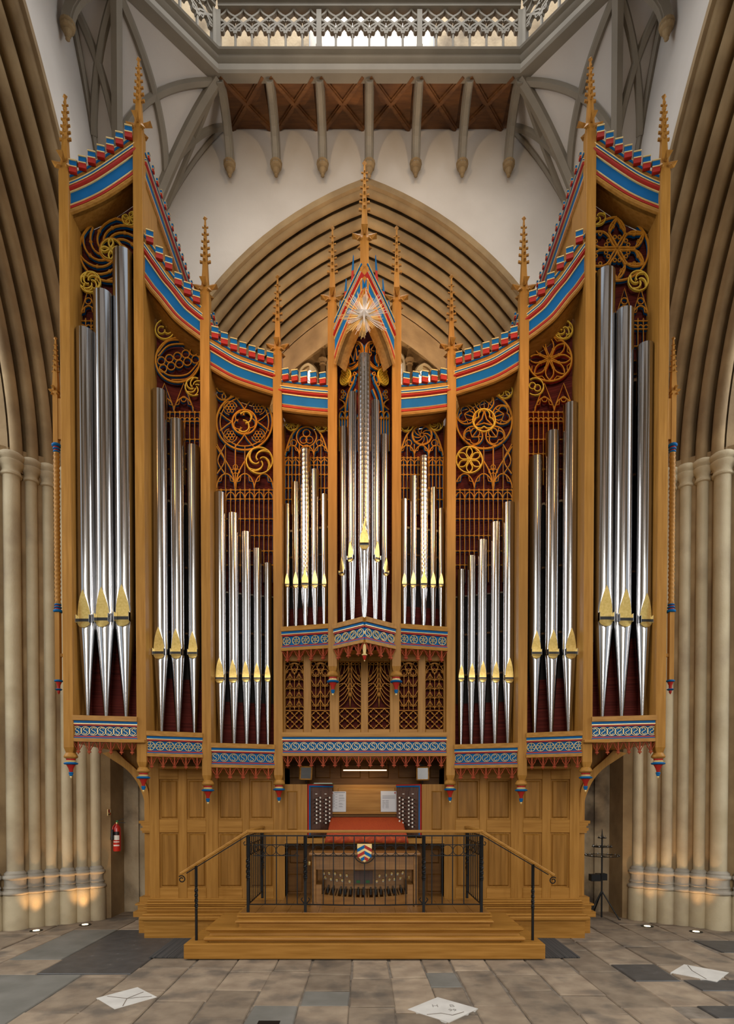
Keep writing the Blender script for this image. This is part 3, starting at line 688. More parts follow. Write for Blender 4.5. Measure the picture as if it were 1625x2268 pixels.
def extend(path, d=0.42, d0=None):
    d0 = d if d0 is None else d0
    (a, za), (b, zb) = path[0], path[1]; (c, zc), (e, ze) = path[-2], path[-1]
    pre = [(a - (b - a) / max(math.hypot(b - a, zb - za), 1e-6) * d0 * t, za - (zb - za) / max(math.hypot(b - a, zb - za), 1e-6) * d0 * t) for t in (1, .8, .6, .45, .3, .2, .1)]
    post = [(e + (e - c) / max(math.hypot(e - c, ze - zc), 1e-6) * d * t, ze + (ze - zc) / max(math.hypot(e - c, ze - zc), 1e-6) * d * t) for t in (.1, .2, .3, .45, .6, .8, 1)]
    return pre + list(path) + post
def cornice(name, pl, path, flip, k=1.0, merl=0, back=0.32, me=None, soff=True, lim=None, d0=None):
    sg = -1 if flip else 1; path0 = path
    if lim: path = extend(path, d0=d0)
    SW = lambda *a: MB().sweepband(pl, path, *a, lim=lim)
    c = SW(-0.03 * k, 0.30 * k, -0.06, 0.0).build(name, M['oakh'], case, flip=flip, fix=True)
    for nm, n0, n1, o, m, rnd in BANDS:
        SW(n0 * k, n1 * k, 0.0, o, rnd).build(nm, M[m], c, smooth=40, flip=flip, fix=True)
    if soff: SW(-0.03 * k, -0.004 * k, -back, 0.0).build('soffit', M['oakh'], c, flip=flip, fix=True)
    path = path0
    if merl:
        s0, s1 = path[0][0], path[-1][0]
        for i in range(merl):
            s = s0 + (s1 - s0) * (i + 0.55) / merl
            for (a, za), (b, zb) in zip(path, path[1:]):
                if a <= s <= b: z = za + (zb - za) * (s - a) / (b - a); sl = math.atan2(zb - za, b - a); break
            up = 0.300 * k / max(math.cos(sl), 0.25)
            p = pl.w(s, z + up, 0.03); rz = pl.rz()
            inst('merlon', me or MER, (p.x * sg, p.y, p.z - abs(math.tan(sl)) * 0.02), c, rz=rz * sg)
    return c
def shelf_frieze(name, pl, s0, s1, ztop, flip, nr, rmesh, ncr, depth=0.5, ends=(0, 0), label=None):
    "moulded impost rail with a roundel frieze above a hanging cresting"
    sg = -1 if flip else 1; E = [(s0, 0), (s1, 0)]
    r = MB().sweepband(pl, [(s0, ztop - 0.052), (s1, ztop - 0.052)], 0.0, 0.052, -depth, 0.06)
    sh = r.build(name, M['oakh'], case, flip=flip, fix=True)
    for nm, a, b, o, m in (('blue_strip', 0.052, 0.080, 0.042, 'blue'), ('gilt_strip', 0.080, 0.088, 0.046, 'gold'), ('red_strip', 0.088, 0.104, 0.036, 'red'), ('frieze_ground', 0.104, 0.210, 0.012, 'blue'),
                           ('red_base_strip', 0.210, 0.224, 0.032, 'red'), ('blue_base_strip', 0.224, 0.236, 0.038, 'blue'), ('lower_rail', 0.236, 0.272, 0.05, 'oakh')):
        MB().sweepband(pl, [(s0, ztop - b), (s1, ztop - b)], 0.0, b - a, -depth if m == 'oakh' else -0.05, o).build(nm, M[m], sh, flip=flip, fix=True)
    for i in range(nr):
        p = pl.w(s0 + (s1 - s0) * (i + 0.5) / nr, ztop - 0.157, 0.014); inst('roundel', rmesh, (p.x * sg, p.y, p.z), sh, rz=pl.rz() * sg)
    for i in range(ncr):
        p = pl.w(s0 + (s1 - s0) * (i + 0.5) / ncr, ztop - 0.272, 0.03)
        w_ = (s1 - s0) / ncr
        inst('cresting', CREST, (p.x * sg, p.y, p.z), sh, rz=pl.rz() * sg, scale=(w_ / 0.12, 1, 1))
    return sh
# roundels and cresting (local: x along, z up, front towards -y)
def ribmesh(mb, pts, w_, y0=0.0, y1=-0.012, closed=False):
    n = len(pts); rows = []
    for i, (x, z) in enumerate(pts):
        a = pts[i - 1] if (closed or i) else pts[0]; b = pts[(i + 1) % n] if (closed or i < n - 1) else pts[-1]
        t = Vector((b[0] - a[0], b[1] - a[1])); t.normalize(); nx, nz = -t.y * w_, t.x * w_
        rows.append([(x + nx, y0, z + nz), (x + nx * 0.6, y1, z + nz * 0.6), (x - nx * 0.6, y1, z - nz * 0.6), (x - nx, y0, z - nz)])
    if closed: rows.append(rows[0])
    mb.grid(rows)
def circ(cx, cz, r, n=18, a0=0, a1=2 * PI): return [(cx + r * math.cos(a0 + (a1 - a0) * k / n), cz + r * math.sin(a0 + (a1 - a0) * k / n)) for k in range(n if a1 - a0 > 6.2 else n + 1)]
def scurve(r, s=1): return [(s * r * 0.62 * math.sin(PI * t), r * 0.72 * (1 - 2 * t) + 0.0) for t in [0]] + [(s * (-1 if t < 0.5 else 1) * r * 0.42 * abs(math.sin(2 * PI * t)), r * 0.75 * (1 - 2 * t)) for t in [k / 12 for k in range(13)]]
def roundel_s(s):
    mb = MB(); ribmesh(mb, circ(0, 0, 0.0445, 20), 0.0030, closed=True); ribmesh(mb, scurve(0.045, s)[1:], 0.0030)
    for q in (1, -1): ribmesh(mb, [(0, q * 0.037), (s * q * 0.014, q * 0.03), (s * q * 0.018, q * 0.018)], 0.0024)
    return mb.mesh('roundel', M['gold'])
def roundel_w():
    mb = MB(); ribmesh(mb, circ(0, 0, 0.0445, 20), 0.0038, closed=True); ribmesh(mb, circ(0, 0, 0.010, 8), 0.0024, closed=True)
    for k in range(6):
        a = k * PI / 3; ribmesh(mb, [(0.011 * math.cos(a), 0.011 * math.sin(a)), (0.03 * math.cos(a + 0.5), 0.03 * math.sin(a + 0.5)), (0.042 * math.cos(a + 0.55), 0.042 * math.sin(a + 0.55))], 0.003)
    return mb.mesh('roundel', M['gold'])
RS, RS2, RW = roundel_s(1), roundel_s(-1), roundel_w()
def cresting():
    mb = MB(); h = 0.06
    for s in (-1, 1):
        ribmesh(mb, [(s * h, -0.002), (s * h * 0.86, -0.008), (s * h * 0.66, -0.028), (s * h * 0.5, -0.052), (s * h * 0.28, -0.072), (s * 0.006, -0.098)], 0.0038, 0.006, -0.010)
        ribmesh(mb, [(s * h * 0.8, -0.001), (s * h * 0.45, -0.022), (s * h * 0.2, -0.05), (s * 0.004, -0.08)], 0.0020, 0.006, -0.006)
        ribmesh(mb, [(s * h * 0.62, -0.042), (s * h * 0.5, -0.058), (s * h * 0.36, -0.062), (s * h * 0.28, -0.08)], 0.004, 0.006, -0.008)
        mb.box(min(s * 0.009, s * 0.02), max(s * 0.009, s * 0.02), -0.016, 0.006, -0.113, -0.1)
    mb.box(-0.006, 0.006, -0.012, 0.006, -0.09, 0.0)
    mb.box(-0.010, 0.010, -0.022, 0.004, -0.116, -0.096); mb.lathe((0, -0.009, -0.132), [(0.002, 0), (0.008, 0.01), (0.006, 0.02)], 6)
    return mb.mesh('cresting', M['rust'])
CREST = cresting()
# ---- tracery: flat carved screens drawn as ribbons in a vertical plane
class Tr:
    def __init__(s, pl, x0, x1, top):
        s.pl = pl; s.x0 = x0; s.x1 = x1; s.top = top; s.l = {'f': [], 'y': []}
    def ok(s, p): return s.x0 <= p[0] <= s.x1 and p[1] >= s.top(p[0])
    def line(s, pts, w=0.008, closed=False, lay='f'):
        pts = [tuple(p) for p in pts]
        if closed: pts = pts + [pts[0]]
        run = []
        for p in pts:
            if s.ok(p): run.append(p)
            else:
                if len(run) > 1: s.l[lay].append((run, w))
                run = []
        if len(run) > 1: s.l[lay].append((run, w))
    def circle(s, c, r, w=0.008, n=28, lay='f'): s.line([(c[0] + r * math.cos(2 * PI * k / n), c[1] + r * math.sin(2 * PI * k / n)) for k in range(n)], w, True, lay)
    def arc(s, c, r, a0, a1, w=0.006, n=10, lay='f'): s.line([(c[0] + r * math.cos(a0 + (a1 - a0) * k / n), c[1] + r * math.sin(a0 + (a1 - a0) * k / n)) for k in range(n + 1)], w, False, lay)
    def foil(s, c, r, n, rot=0.0, w=0.005, lay='f'):
        "cusped circle: n lobes"
        pts = []
        for i in range(n):
            a = rot + 2 * PI * i / n; rl = r * math.sin(PI / n) / (1 + math.sin(PI / n)) * 1.15; d = r - rl
            for k in range(7):
                b = a - PI * 0.62 + PI * 1.24 * k / 6; pts.append((c[0] + d * math.cos(a) + rl * math.cos(b), c[1] + d * math.sin(a) + rl * math.sin(b)))
        s.line(pts, w, True, lay)
    def swirl(s, c, r0, r1, n, tw, w=0.006, rot=0.0, lay='f'):
        for i in range(n):
            a = rot + 2 * PI * i / n
            s.line([(c[0] + (r0 + (r1 - r0) * t) * math.cos(a + tw * t), c[1] + (r0 + (r1 - r0) * t) * math.sin(a + tw * t)) for t in [k / 8 for k in range(9)]], w, False, lay)
    def petals(s, c, r, n, w=0.006, rot=0.0, lay='f', fat=0.5):
        for i in range(n):
            a = rot + 2 * PI * i / n
            for q in (-1, 1):
                s.line([(c[0] + r * t * math.cos(a + q * fat * math.sin(PI * t)), c[1] + r * t * math.sin(a + q * fat * math.sin(PI * t))) for t in [k / 10 for k in range(11)]], w, False, lay)
    def parch(s, x0, x1, y, w=0.006, k=1.0, cusp=True):
        "pointed arch standing on y (px, up is -y)"
        wd = x1 - x0; m = (x0 + x1) / 2
        for q in (-1, 1):
            e = x0 if q < 0 else x1
            pts = [(e + (m - e) * (1 - math.cos(PI / 2 * t)) ** 0.9, y - wd * 0.85 * k * math.sin(PI / 2 * t)) for t in [j / 7 for j in range(8)]]
            s.line(pts, w)
            if cusp: s.line([pts[2], (e + (m - e) * 0.5, pts[2][1] - wd * 0.05), pts[5]], w * 0.6)
    def screen(s, xs, y0, y1, bars, w=0.0052, knots=True):
        for x in xs: s.line([(x, y0 + (y1 - y0) * k / 6) for k in range(7)], w)
        for y in bars:
            s.line([(s.x0 + (s.x1 - s.x0) * k / 8, y) for k in range(9)], w)
            if knots:
                for x in xs: s.circle((x, y), 2.2, 0.004, 6)
    def build(s, name, flankmat='blue', back=None):
        def emit(L, dw, o0, o1, mb):
            for pts, w in L:
                q = [s.pl.hit(*p) for p in pts]; n = len(q); rows = []
                cl = n > 3 and (abs(q[0][0] - q[-1][0]) + abs(q[0][1] - q[-1][1])) < 1e-6
                for i, (a, z) in enumerate(q):
                    A = q[i - 1] if i else (q[-2] if cl else q[0]); B = q[i + 1] if i < n - 1 else (q[1] if cl else q[-1])
                    t = Vector((B[0] - A[0], B[1] - A[1]))
                    if t.length < 1e-9: t = Vector((1, 0))
                    t.normalize(); ww = w + dw; nx, nz = -t.y * ww, t.x * ww
                    rows.append([s.pl.w(a + nx, z + nz, o0), s.pl.w(a + nx * 0.55, z + nz * 0.55, o1), s.pl.w(a - nx * 0.55, z - nz * 0.55, o1), s.pl.w(a - nx, z - nz, o0)])
                mb.grid(rows, flip=True)
        root = None
        mb = MB(); emit(s.l['f'], 0.0, 0.0, 0.012, mb); root = mb.build(name, M['goldoak'], case)
        cl = []                                # overlapping gilded lines form one roundel
        for ln in s.l['y']:
            xs = [p[0] for p in ln[0]]; ys = [p[1] for p in ln[0]]; bb = [min(xs), max(xs), min(ys), max(ys)]; mine = [ln]; rest = []
            for b2, ls in cl:
                if bb[0] <= b2[1] and b2[0] <= bb[1] and bb[2] <= b2[3] and b2[2] <= bb[3]:
                    mine += ls; bb = [min(bb[0], b2[0]), max(bb[1], b2[1]), min(bb[2], b2[2]), max(bb[3], b2[3])]
                else: rest.append((b2, ls))
            cl = rest + [(bb, mine)]
        for bb, ls in cl:
            mb = MB(); emit(ls, 0.0, 0.0, 0.02, mb); mb.build('gilded_roundel', M['yellow'], root)
        mb = MB(); emit(s.l['f'] , 0.0014, -0.025, 0.0, mb); mb.build('painted_flank', M[flankmat], root)
        return root
# ---------------------------------------------------------------- one half of the case, then its mirror
SHELF = [BAY[0].hit(230, 1587)[1], BAY[1].hit(389, 1622)[1], BAY[2].hit(538, 1648)[1], BAY[3].hit(676, 1388)[1]]
PATHS = [zpath(BAY[i], CUR[i]) for i in range(4)]
GP = zpath(VL, GAB)
SPLIT = [(800, 1400), (1075, 1490), (1290, 1545), (1140, 1325)]
def box_between(mb, x0, x1, y0, y1, z0, z1): mb.box(min(x0, x1), max(x0, x1), y0, y1, z0, z1); return mb
for sgn in (-1, 1):
    flip = sgn > 0
    crown = [PATHS[0][-1][1] + 0.24, PATHS[0][-1][1] + 0.24, PATHS[1][-1][1] + 0.24, PATHS[2][-1][1] + 0.24, PATHS[3][-1][1] + 0.3]
    lows = [SHELF[0] - 0.26, SHELF[1] - 0.2, SHELF[2] - 0.2, SHELF[2] - 0.2, SHELF[3] - 0.1]
    for (px, yl, yf, yb, i) in POST:
        x, y = XP[i], YP[i]
        zl, zf, zb = zat(px, yl, y + 0.05), zat(px, yf, y + 0.05), zat(px, yb, y)
        mb = MB(); c = 0.012
        # shaft with a broached foot and a pyramidal shoulder
        q = lambda r, z: [(x + a * r, y + 0.051 + b * r, z) for a, b in ((-1, -1), (1, -1), (1, 1), (-1, 1))]
        rows = [q(0.030, zb - 0.002), q(PW, zb + 0.075), q(PW, zl - 0.10), q(0.036, zl + 0.02)]
        mb.grid(rows, closed_u=True); mb.f += [(0, 1, 2, 3), (15, 14, 13, 12)]
        post = mb.build('post', M['oak'], case, flip=flip, fix=True, bevel=0.004)
        spire(post, (x, y + 0.051), zl, zf, 0.042, 6, flip)
        pendant(post, (x, y + 0.051), zb + 0.01, flip)
        if i < 4:
            ztop = crown[i] if i else crown[0]
            jt = (PATHS[i - 1][-1][1] if i else PATHS[0][0][1]) - 0.02
            MB().box(x - PW + 0.006, x + PW - 0.006, y + 0.10, y + (0.45 if i else 0.30), lows[i], jt).build('jamb', M['oak'], post, flip=flip)
        else:
            MB().box(x - PW + 0.006, x + PW - 0.006, y + 0.10, y + 0.40, lows[i], zat(px, 735, 6.6)).build('jamb', M['oak'], post, flip=flip)
    LB = [-0.27, -0.32, -0.32, -0.32]
    for i, (nr, rm, ncr, nm) in enumerate(((8, RS, 6, 7), (6, RW, 5, 6), (7, RS, 5, 7), (5, RW, 4, 5))):
        pl = BAY[i]; path = PATHS[i]; s0, s1 = PW - 0.01, pl.L - PW + 0.01
        cornice('cornice', pl, path, flip, 0.92, nm, lim=(0.0, pl.L), back=-LB[i] - 0.02)
        shelf_frieze('impost_rail', pl, s0, s1, SHELF[i], flip, nr, rm if not flip or rm is RW else RS2, ncr)
        # louvred backing and a near-black sheet painted as the shade inside the case
        def zpx(py, px=None): return pl.hit(XP[i] * F / YP[i] + CX + 60, py)[1]
        zt, zm = zpx(SPLIT[i][0]), zpx(SPLIT[i][1])
        pe = [(-0.06, path[0][1] - (path[1][1] - path[0][1]) / (path[1][0] - path[0][0]) * (path[0][0] + 0.06))] + list(path) + [(pl.L + 0.06, path[-1][1] + (path[-1][1] - path[-2][1]) / (path[-1][0] - path[-2][0]) * (pl.L + 0.06 - path[-1][0]))]
        mb = MB(); mb.grid([[pl.w(s, zt, LB[i]), pl.w(s, z - 0.02, LB[i])] for s, z in pe]); mb.build('louvre_screen', M['cloth'], case, flip=flip)
        mb = MB(); mb.grid([[pl.w(s, zm, LB[i] - 0.05), pl.w(s, zt, LB[i] - 0.05)] for s in (-0.06, pl.L + 0.06)]); mb.build('interior_shade', M['dark'], case, flip=flip)
        mb = MB(); mb.grid([[pl.w(s, SHELF[i] - 0.05, LB[i]), pl.w(s, zm, LB[i])] for s in (-0.06, pl.L + 0.06)]); mb.build('louvre_screen', M['cloth'], case, flip=flip)
        for f in (0.25, 0.62):                 # steadying rails behind the pipes
            z = zm + (zt - zm) * f; MB().sweepband(pl, [(0.02, z), (pl.L - 0.02, z)], 0, 0.02, LB[i] + 0.03, LB[i] + 0.05).build('pipe_rack', M['oakdark'], case, flip=flip)
    # tower returns running back from the posts
    for i, j in ((1, 0), (2, 1), (3, 2)):
        x = XP[i] + 0.03; y0, y1 = YP[i] + 0.12, YP[i] + 1.75; zt = PATHS[j][-1][1]
        zlow = PATHS[i][0][1] - 0.25
        MB().box(XP[i] - 0.045, x, y0, y1, zlow, zt + 0.02).build('return_wall', M['oak'], case, flip=flip)
        rp = Pl(x, y0 - 0.05, x, y1)
        cornice('return_cornice', rp, [(0.0, zt), (rp.L * 0.5, zt), (rp.L, zt)], flip, 0.92, 13, me=MERS, soff=False)
    x = XP[0] - 0.035
    MB().box(x, XP[0] + 0.03, YP[0] + 0.12, 7.55, SHELF[0] - 0.26, PATHS[0][0][1] + 0.25).build('outer_wall', M['oak'], case, flip=flip)
    MB().box(XP[4] - 0.04, XP[4] + 0.02, YP[4] + 0.3, 7.6, SHELF[3] - 0.1, zat(736, 735, 6.6)).build('return_wall', M['oak'], case, flip=flip)
    # underside of the overhanging outer tower
    MB().box(XP[0] - 0.03, XP[1] + 0.05, YP[0] + 0.1, 7.55, SHELF[0] - 0.275, SHELF[0] - 0.245).build('underside_board', M['oakh'], case, flip=flip)
    MB().box(XP[1] - 0.05, XP[3] - 0.06, YP[1] + 0.55, YWALL + 0.1, SHELF[2] - 0.27, SHELF[2] - 0.245).build('underside_board', M['oakh'], case, flip=flip)
    # side wing: twisted colonnette with its own little spire
    yw = 6.62; xw = P(127, 1200, yw).x
    wing = MB().box(xw, XP[0], yw - 0.02, yw + 0.02, zat(127, 975, yw), zat(127, 885, yw)).build('side_wing', M['oak'], case, flip=flip)
    MB().box(xw - 0.026, xw + 0.026, yw - 0.026, yw + 0.026, zat(127, 985, yw), zat(127, 868, yw)).build('wing_shaft', M['oak'], wing, flip=flip)
    spire(wing, (xw, yw), zat(127, 868, yw), zat(127, 746, yw), 0.036, 6, flip, small=True)
    za, zb2 = zat(127, 1338, yw), zat(127, 1003, yw); rows = []
    for k in range(121):
        t = k / 120.0; z = za + (zb2 - za) * t; ph = t * 2 * PI * 17
        rows.append([(xw + 0.030 * (1 + 0.16 * math.cos(2 * a - ph * 2)) * math.cos(a), yw + 0.030 * (1 + 0.16 * math.cos(2 * a - ph * 2)) * math.sin(a), z) for a in [2 * PI * m / 12 for m in range(12)]])
    mb = MB(); mb.grid(rows, closed_u=True); mb.build('twisted_shaft', M['oak'], wing, smooth=60, flip=flip)
    for z, up in ((zb2, 1), (za, -1)):
        for r, d0, d1, m in ((0.036, 0.0, 0.018, 'blue'), (0.03, 0.018, 0.03, 'red'), (0.040, 0.03, 0.048, 'blue'), (0.032, 0.048, 0.065, 'red'), (0.050, 0.065, 0.095, 'blue')):
            MB().lathe((xw, yw, z), [(r * 0.8, up * d0), (r, up * (d0 + 0.3 * (d1 - d0))), (r, up * (d0 + 0.7 * (d1 - d0))), (r * 0.8, up * d1)], 14).build('collar', M[m], wing, smooth=50, flip=flip)
    MB().box(xw - 0.026, xw + 0.026, yw - 0.026, yw + 0.026, zat(127, 1506, yw), za - 0.09).build('wing_shaft', M['oak'], wing, flip=flip)
    zq = zat(127, 1506, yw)
    for nm, prof, m in (('drop_disc', [(0.03, 0), (0.045, -0.006), (0.047, -0.016), (0.03, -0.026)], 'blue'), ('drop_cup', [(0.032, -0.026), (0.018, -0.06), (0.016, -0.09), (0.03, -0.1)], 'red'),
                        ('drop_bead', [(0.03, -0.1), (0.04, -0.106), (0.025, -0.118)], 'blue'), ('drop_tip', [(0.014, -0.118), (0.016, -0.135), (0.006, -0.155), (0.002, -0.16)], 'red')):
        MB().lathe((xw, yw, zq), prof[::-1], 12).build(nm, M[m], wing, smooth=50, flip=flip)
    MB().box(xw, XP[0], yw - 0.012, yw + 0.012, zat(127, 1455, yw), zat(127, 1448, yw)).build('wing_stay', M['oak'], wing, flip=flip)
    # ------------------------------------------------ lower panelled wall
    XL = -2.58; XN = -0.955; W = YWALL
    z = lambda py: zat(500, py, W)
    lw = MB().box(XL, XN, W + 0.012, W + 0.5, 0.30, SHELF[2] - 0.25).build('panelled_wall', M['oak'], case, flip=flip)
    MB().box(XL, XP[2] + 0.1, W + 0.012, W + 0.5, SHELF[2] - 0.26, SHELF[0] - 0.26).build('panelled_wall', M['oak'], case, flip=flip)
    cols = [(354, 396), (415, 457), (484, 537), (553, 606)]
    cx = [(P(a, 1900, W).x, P(b, 1900, W).x) for a, b in cols]
    rows_z = [(z(1815), z(1726)), (z(1966), z(1844))]
    xs = [XL] + [v for c_ in cx for v in c_] + [XN]
    for a, b in zip(xs[0::2], xs[1::2]):
        MB().cbox(a, b, W - 0.012, W + 0.02, z(1992), z(1690) if b > -1.9 else z(1640), 0.005).build('stile', M['oak'], lw, flip=flip)
    for a, b in cx:
        for z0, z1 in ((z(1992), z(1966)), (z(1844), z(1815)), (z(1726), z(1690))):
            MB().cbox(a, b, W - 0.012, W + 0.02, z0, z1, 0.004).build('rail', M['oakh'], lw, flip=flip)
        for z0, z1 in rows_z:
            mb = MB(); mb.cbox(a + 0.012, b - 0.012, W - 0.004, W + 0.02, z0 + 0.012, z1 - 0.012, 0.022)
            mb.build('panel', M['oakp'], lw, flip=flip)
    # moulded plinth
    pl_ = MB().box(XL, XN - 0.0, 6.85, 7.5, 0.0, 0.20).build('plinth', M['oakh'], case, flip=flip)
    steps = [(6.845, 0.018, 0.20, 0.215), (6.80, 0.045, 0.215, 0.262), (6.84, 0.02, 0.262, 0.285), (6.93, 0.0, 0.285, 0.335), (6.905, 0.03, 0.335, 0.352), (6.95, 0.01, 0.352, 0.38), (6.925, 0.025, 0.38, 0.398), (6.97, 0.01, 0.398, 0.425), (6.99, 0.0, 0.425, 0.44)]
    for yy, e, a, b in steps:
        mb = MB(); pr = [(yy + 0.008, a), (yy, a + (b - a) * 0.3), (yy, a + (b - a) * 0.7), (yy + 0.008, b)]
        x0, x1 = XL - e, XN
        rows = [[(x0 + (p[0] - yy), p[0], p[1]), (x1, p[0], p[1])] for p in pr]
        mb.grid(rows); mb.grid([[(x0 + (p[0] - yy), p[0], p[1]), (x0 + (p[0] - yy), 7.5, p[1])] for p in pr], flip=True)
        mb.add([(x0, yy + 0.008, a), (x1, yy + 0.008, a), (x1, 7.5, a), (x0, 7.5, a), (x0, yy + 0.008, b), (x1, yy + 0.008, b), (x1, 7.5, b), (x0, 7.5, b)], [(3, 2, 1, 0), (4, 5, 6, 7)])
        mb.build('plinth_moulding', M['oakh'], pl_, flip=flip)
    # set-back flank with its own plinth, capital and curved bracket under the tower
    fl = MB().box(XL - 0.12, XL + 0.02, 7.20, 8.1, 0.3, SHELF[0] - 0.25).build('flank_wall', M['oak'], case, flip=flip)
    for e, a, b in ((0.16, 0.0, 0.2), (0.22, 0.2, 0.265), (0.17, 0.265, 0.34), (0.2, 0.34, 0.36), (0.15, 0.36, 0.44)):
        MB().box(XL - e, XL + 0.02, 7.15 - e * 0.3, 8.1, a, b).build('flank_plinth', M['oakh'], fl, flip=flip)
    for py0, py1, e in ((1818, 1824, 0.17), (1824, 1829, 0.145), (1829, 1834, 0.125), (1834, 1840, 0.15), (1840, 1845, 0.13)):
        MB().box(XL - e, XL + 0.02, 7.15, 8.1, zat(320, py1, 7.15), zat(320, py0, 7.15)).build('flank_capital', M['oakh'], fl, flip=flip)
    lo = catmull([(322.5, 1818), (321, 1784), (315, 1759), (301, 1729), (279.6, 1704), (249, 1683), (226, 1668)], 5)
    hi = catmull([(331, 1818), (330, 1780), (328, 1752), (318, 1728), (302, 1705), (276, 1682), (256, 1662)], 5)
    mb = MB(); ya, yb = 7.15, 7.45
    L1 = [P(*p, ya) for p in lo]; H1 = [P(*p, ya) for p in hi]
    mb.grid([[a, b, b + Vector((0, yb - ya, 0)), a + Vector((0, yb - ya, 0))] for a, b in zip(L1, H1)], closed_u=True)
    mb.build('curved_bracket', M['oak'], fl, flip=flip, smooth=40, fix=True)
    sp = [P(*p, ya + 0.08) for p in hi] + [P(331, 1655, ya + 0.08)]
    MB().poly(sp, (0, 0.05, 0)).build('spandrel', M['oakp'], fl, flip=flip, fix=True)
# ---------------------------------------------------------------- middle tower with its prow and gable
for sgn in (-1, 1):
    flip = sgn > 0
    cornice('gable_cornice', VL, GP, flip, 0.72, 0, back=0.16, lim=(0.05, VL.L), d0=0.06)
    zs_ = VL.hit(776, 1377)[1]
    shelf_frieze('prow_rail', VL, 0.05, VL.L + 0.02, zs_, flip, 4, RS if flip else RS2, 3, depth=0.28)
    for (px, py, hh) in ((779, 600, 42), (763, 646, 34), (750, 690, 30)):       # flame-like merlons on the gable
        s, z = VL.hit(px, py); p = VL.w(s, z, 0.0); h = hh * p.y / F
        f = empty('gable_merlon', (p.x * -sgn * -1 if False else (p.x if not flip else -p.x), p.y, p.z), parent=case)
        MB().poly([(p.x - 0.012, p.y, p.z - h * 0.55), (p.x + 0.02, p.y, p.z - h * 0.75), (p.x + 0.02, p.y, p.z + h * 0.05), (p.x - 0.002, p.y, p.z + h * 0.0)], (0, 0.06, 0)).build('red_foot', M['red'], f, flip=flip, fix=True)
        MB().poly([(p.x - 0.004, p.y, p.z), (p.x + 0.02, p.y, p.z + h * 0.05), (p.x + 0.022, p.y, p.z + h * 0.75), (p.x + 0.014, p.y, p.z + h * 0.85)], (0, 0.06, 0)).build('blue_blade', M['blue'], f, flip=flip, fix=True)
    pv = Pl(XP[4], YP[4] + 0.36, 0, PROW + 0.36)
    mb = MB(); mb.grid([[pv.w(s, zs_, 0), pv.w(s, VL.hit(px, py)[1] + 0.12, 0)] for s, (px, py) in zip((0.0, 0.1, 0.2, 0.3, pv.L), ((744, 795), (760, 747), (775, 712), (790, 680), (806, 646)))])
    mb.build('louvre_screen', M['cloth'], case, flip=flip)
zg, zt_ = zat(806, 524, PROW + 0.03), zat(806, 352, PROW + 0.03)
gf = MB(); q = lambda r, z: [(a * r, PROW + 0.05 + b * r, z) for a, b in ((-1, -1), (1, -1), (1, 1), (-1, 1))]
gf.grid([q(0.046, zat(806, 650, PROW)), q(0.046, zg - 0.03), q(0.036, zg + 0.01)], closed_u=True)
gp = gf.build('gable_post', M['oak'], case, fix=True)
spire(gp, (0, PROW + 0.05), zg, zt_, 0.044, 6, False)
# drop finial under the prow
zpd = VL.hit(806, 1367)[1] - 0.27
for nm, prof, m in (('drop_stem', [(0.022, 0.0), (0.02, -0.08), (0.014, -0.12)], 'gold'), ('drop_ring', [(0.014, -0.12), (0.03, -0.128), (0.028, -0.14), (0.016, -0.145)], 'gold'), ('drop_cup', [(0.022, -0.145), (0.012, -0.18), (0.006, -0.19)], 'red'), ('drop_tip', [(0.006, -0.19), (0.007, -0.198), (0.001, -0.205)], 'gold')):
    MB().lathe((0, PROW - 0.01, zpd), prof[::-1], 8).build(nm, M[m], case, smooth=40)
# floor of the middle tower, the traceried panels and the long frieze above the console
CP = Pl(XP[3], YP[3], -XP[3], YP[3], 0.045)
zc = CP.hit(807, 1623)[1]
shelf_frieze('console_frieze', CP, PW - 0.01, CP.L - PW + 0.01, zc, False, 19, RS, 14, depth=0.7)
ylow = YP[3] + 0.16
zl0, zl1 = zat(807, 1623, ylow), zat(807, 1440, ylow)
LPX = [(632, 672), (689, 730), (751, 799), (815, 863), (884, 925), (942, 982)]
xs = [XP[3]] + [v for a, b in LPX for v in (P(a, 1540, ylow).x, P(b, 1540, ylow).x)] + [-XP[3]]
ps = MB().box(XP[3], -XP[3], ylow + 0.10, ylow + 0.13, zl0 - 0.05, zl1 + 0.05).build('pierced_screen', M['cloth'], case)
for a, b in zip(xs[0::2], xs[1::2]): MB().cbox(a, b, ylow - 0.02, ylow + 0.06, zl0 - 0.02, zl1 + 0.03, 0.006).build('stile', M['oak'], ps)
for (a, b) in zip(xs[1::2], xs[2::2]):
    MB().cbox(a, b, ylow - 0.015, ylow + 0.05, zl0 - 0.02, zat(807, 1615, ylow), 0.006).build('rail', M['oakh'], ps)
    MB().cbox(a, b, ylow - 0.015, ylow + 0.05, zat(807, 1465, ylow), zl1 + 0.03, 0.006).build('rail', M['oakh'], ps)
TP = Pl(-1, ylow + 0.03, 1, ylow + 0.03)
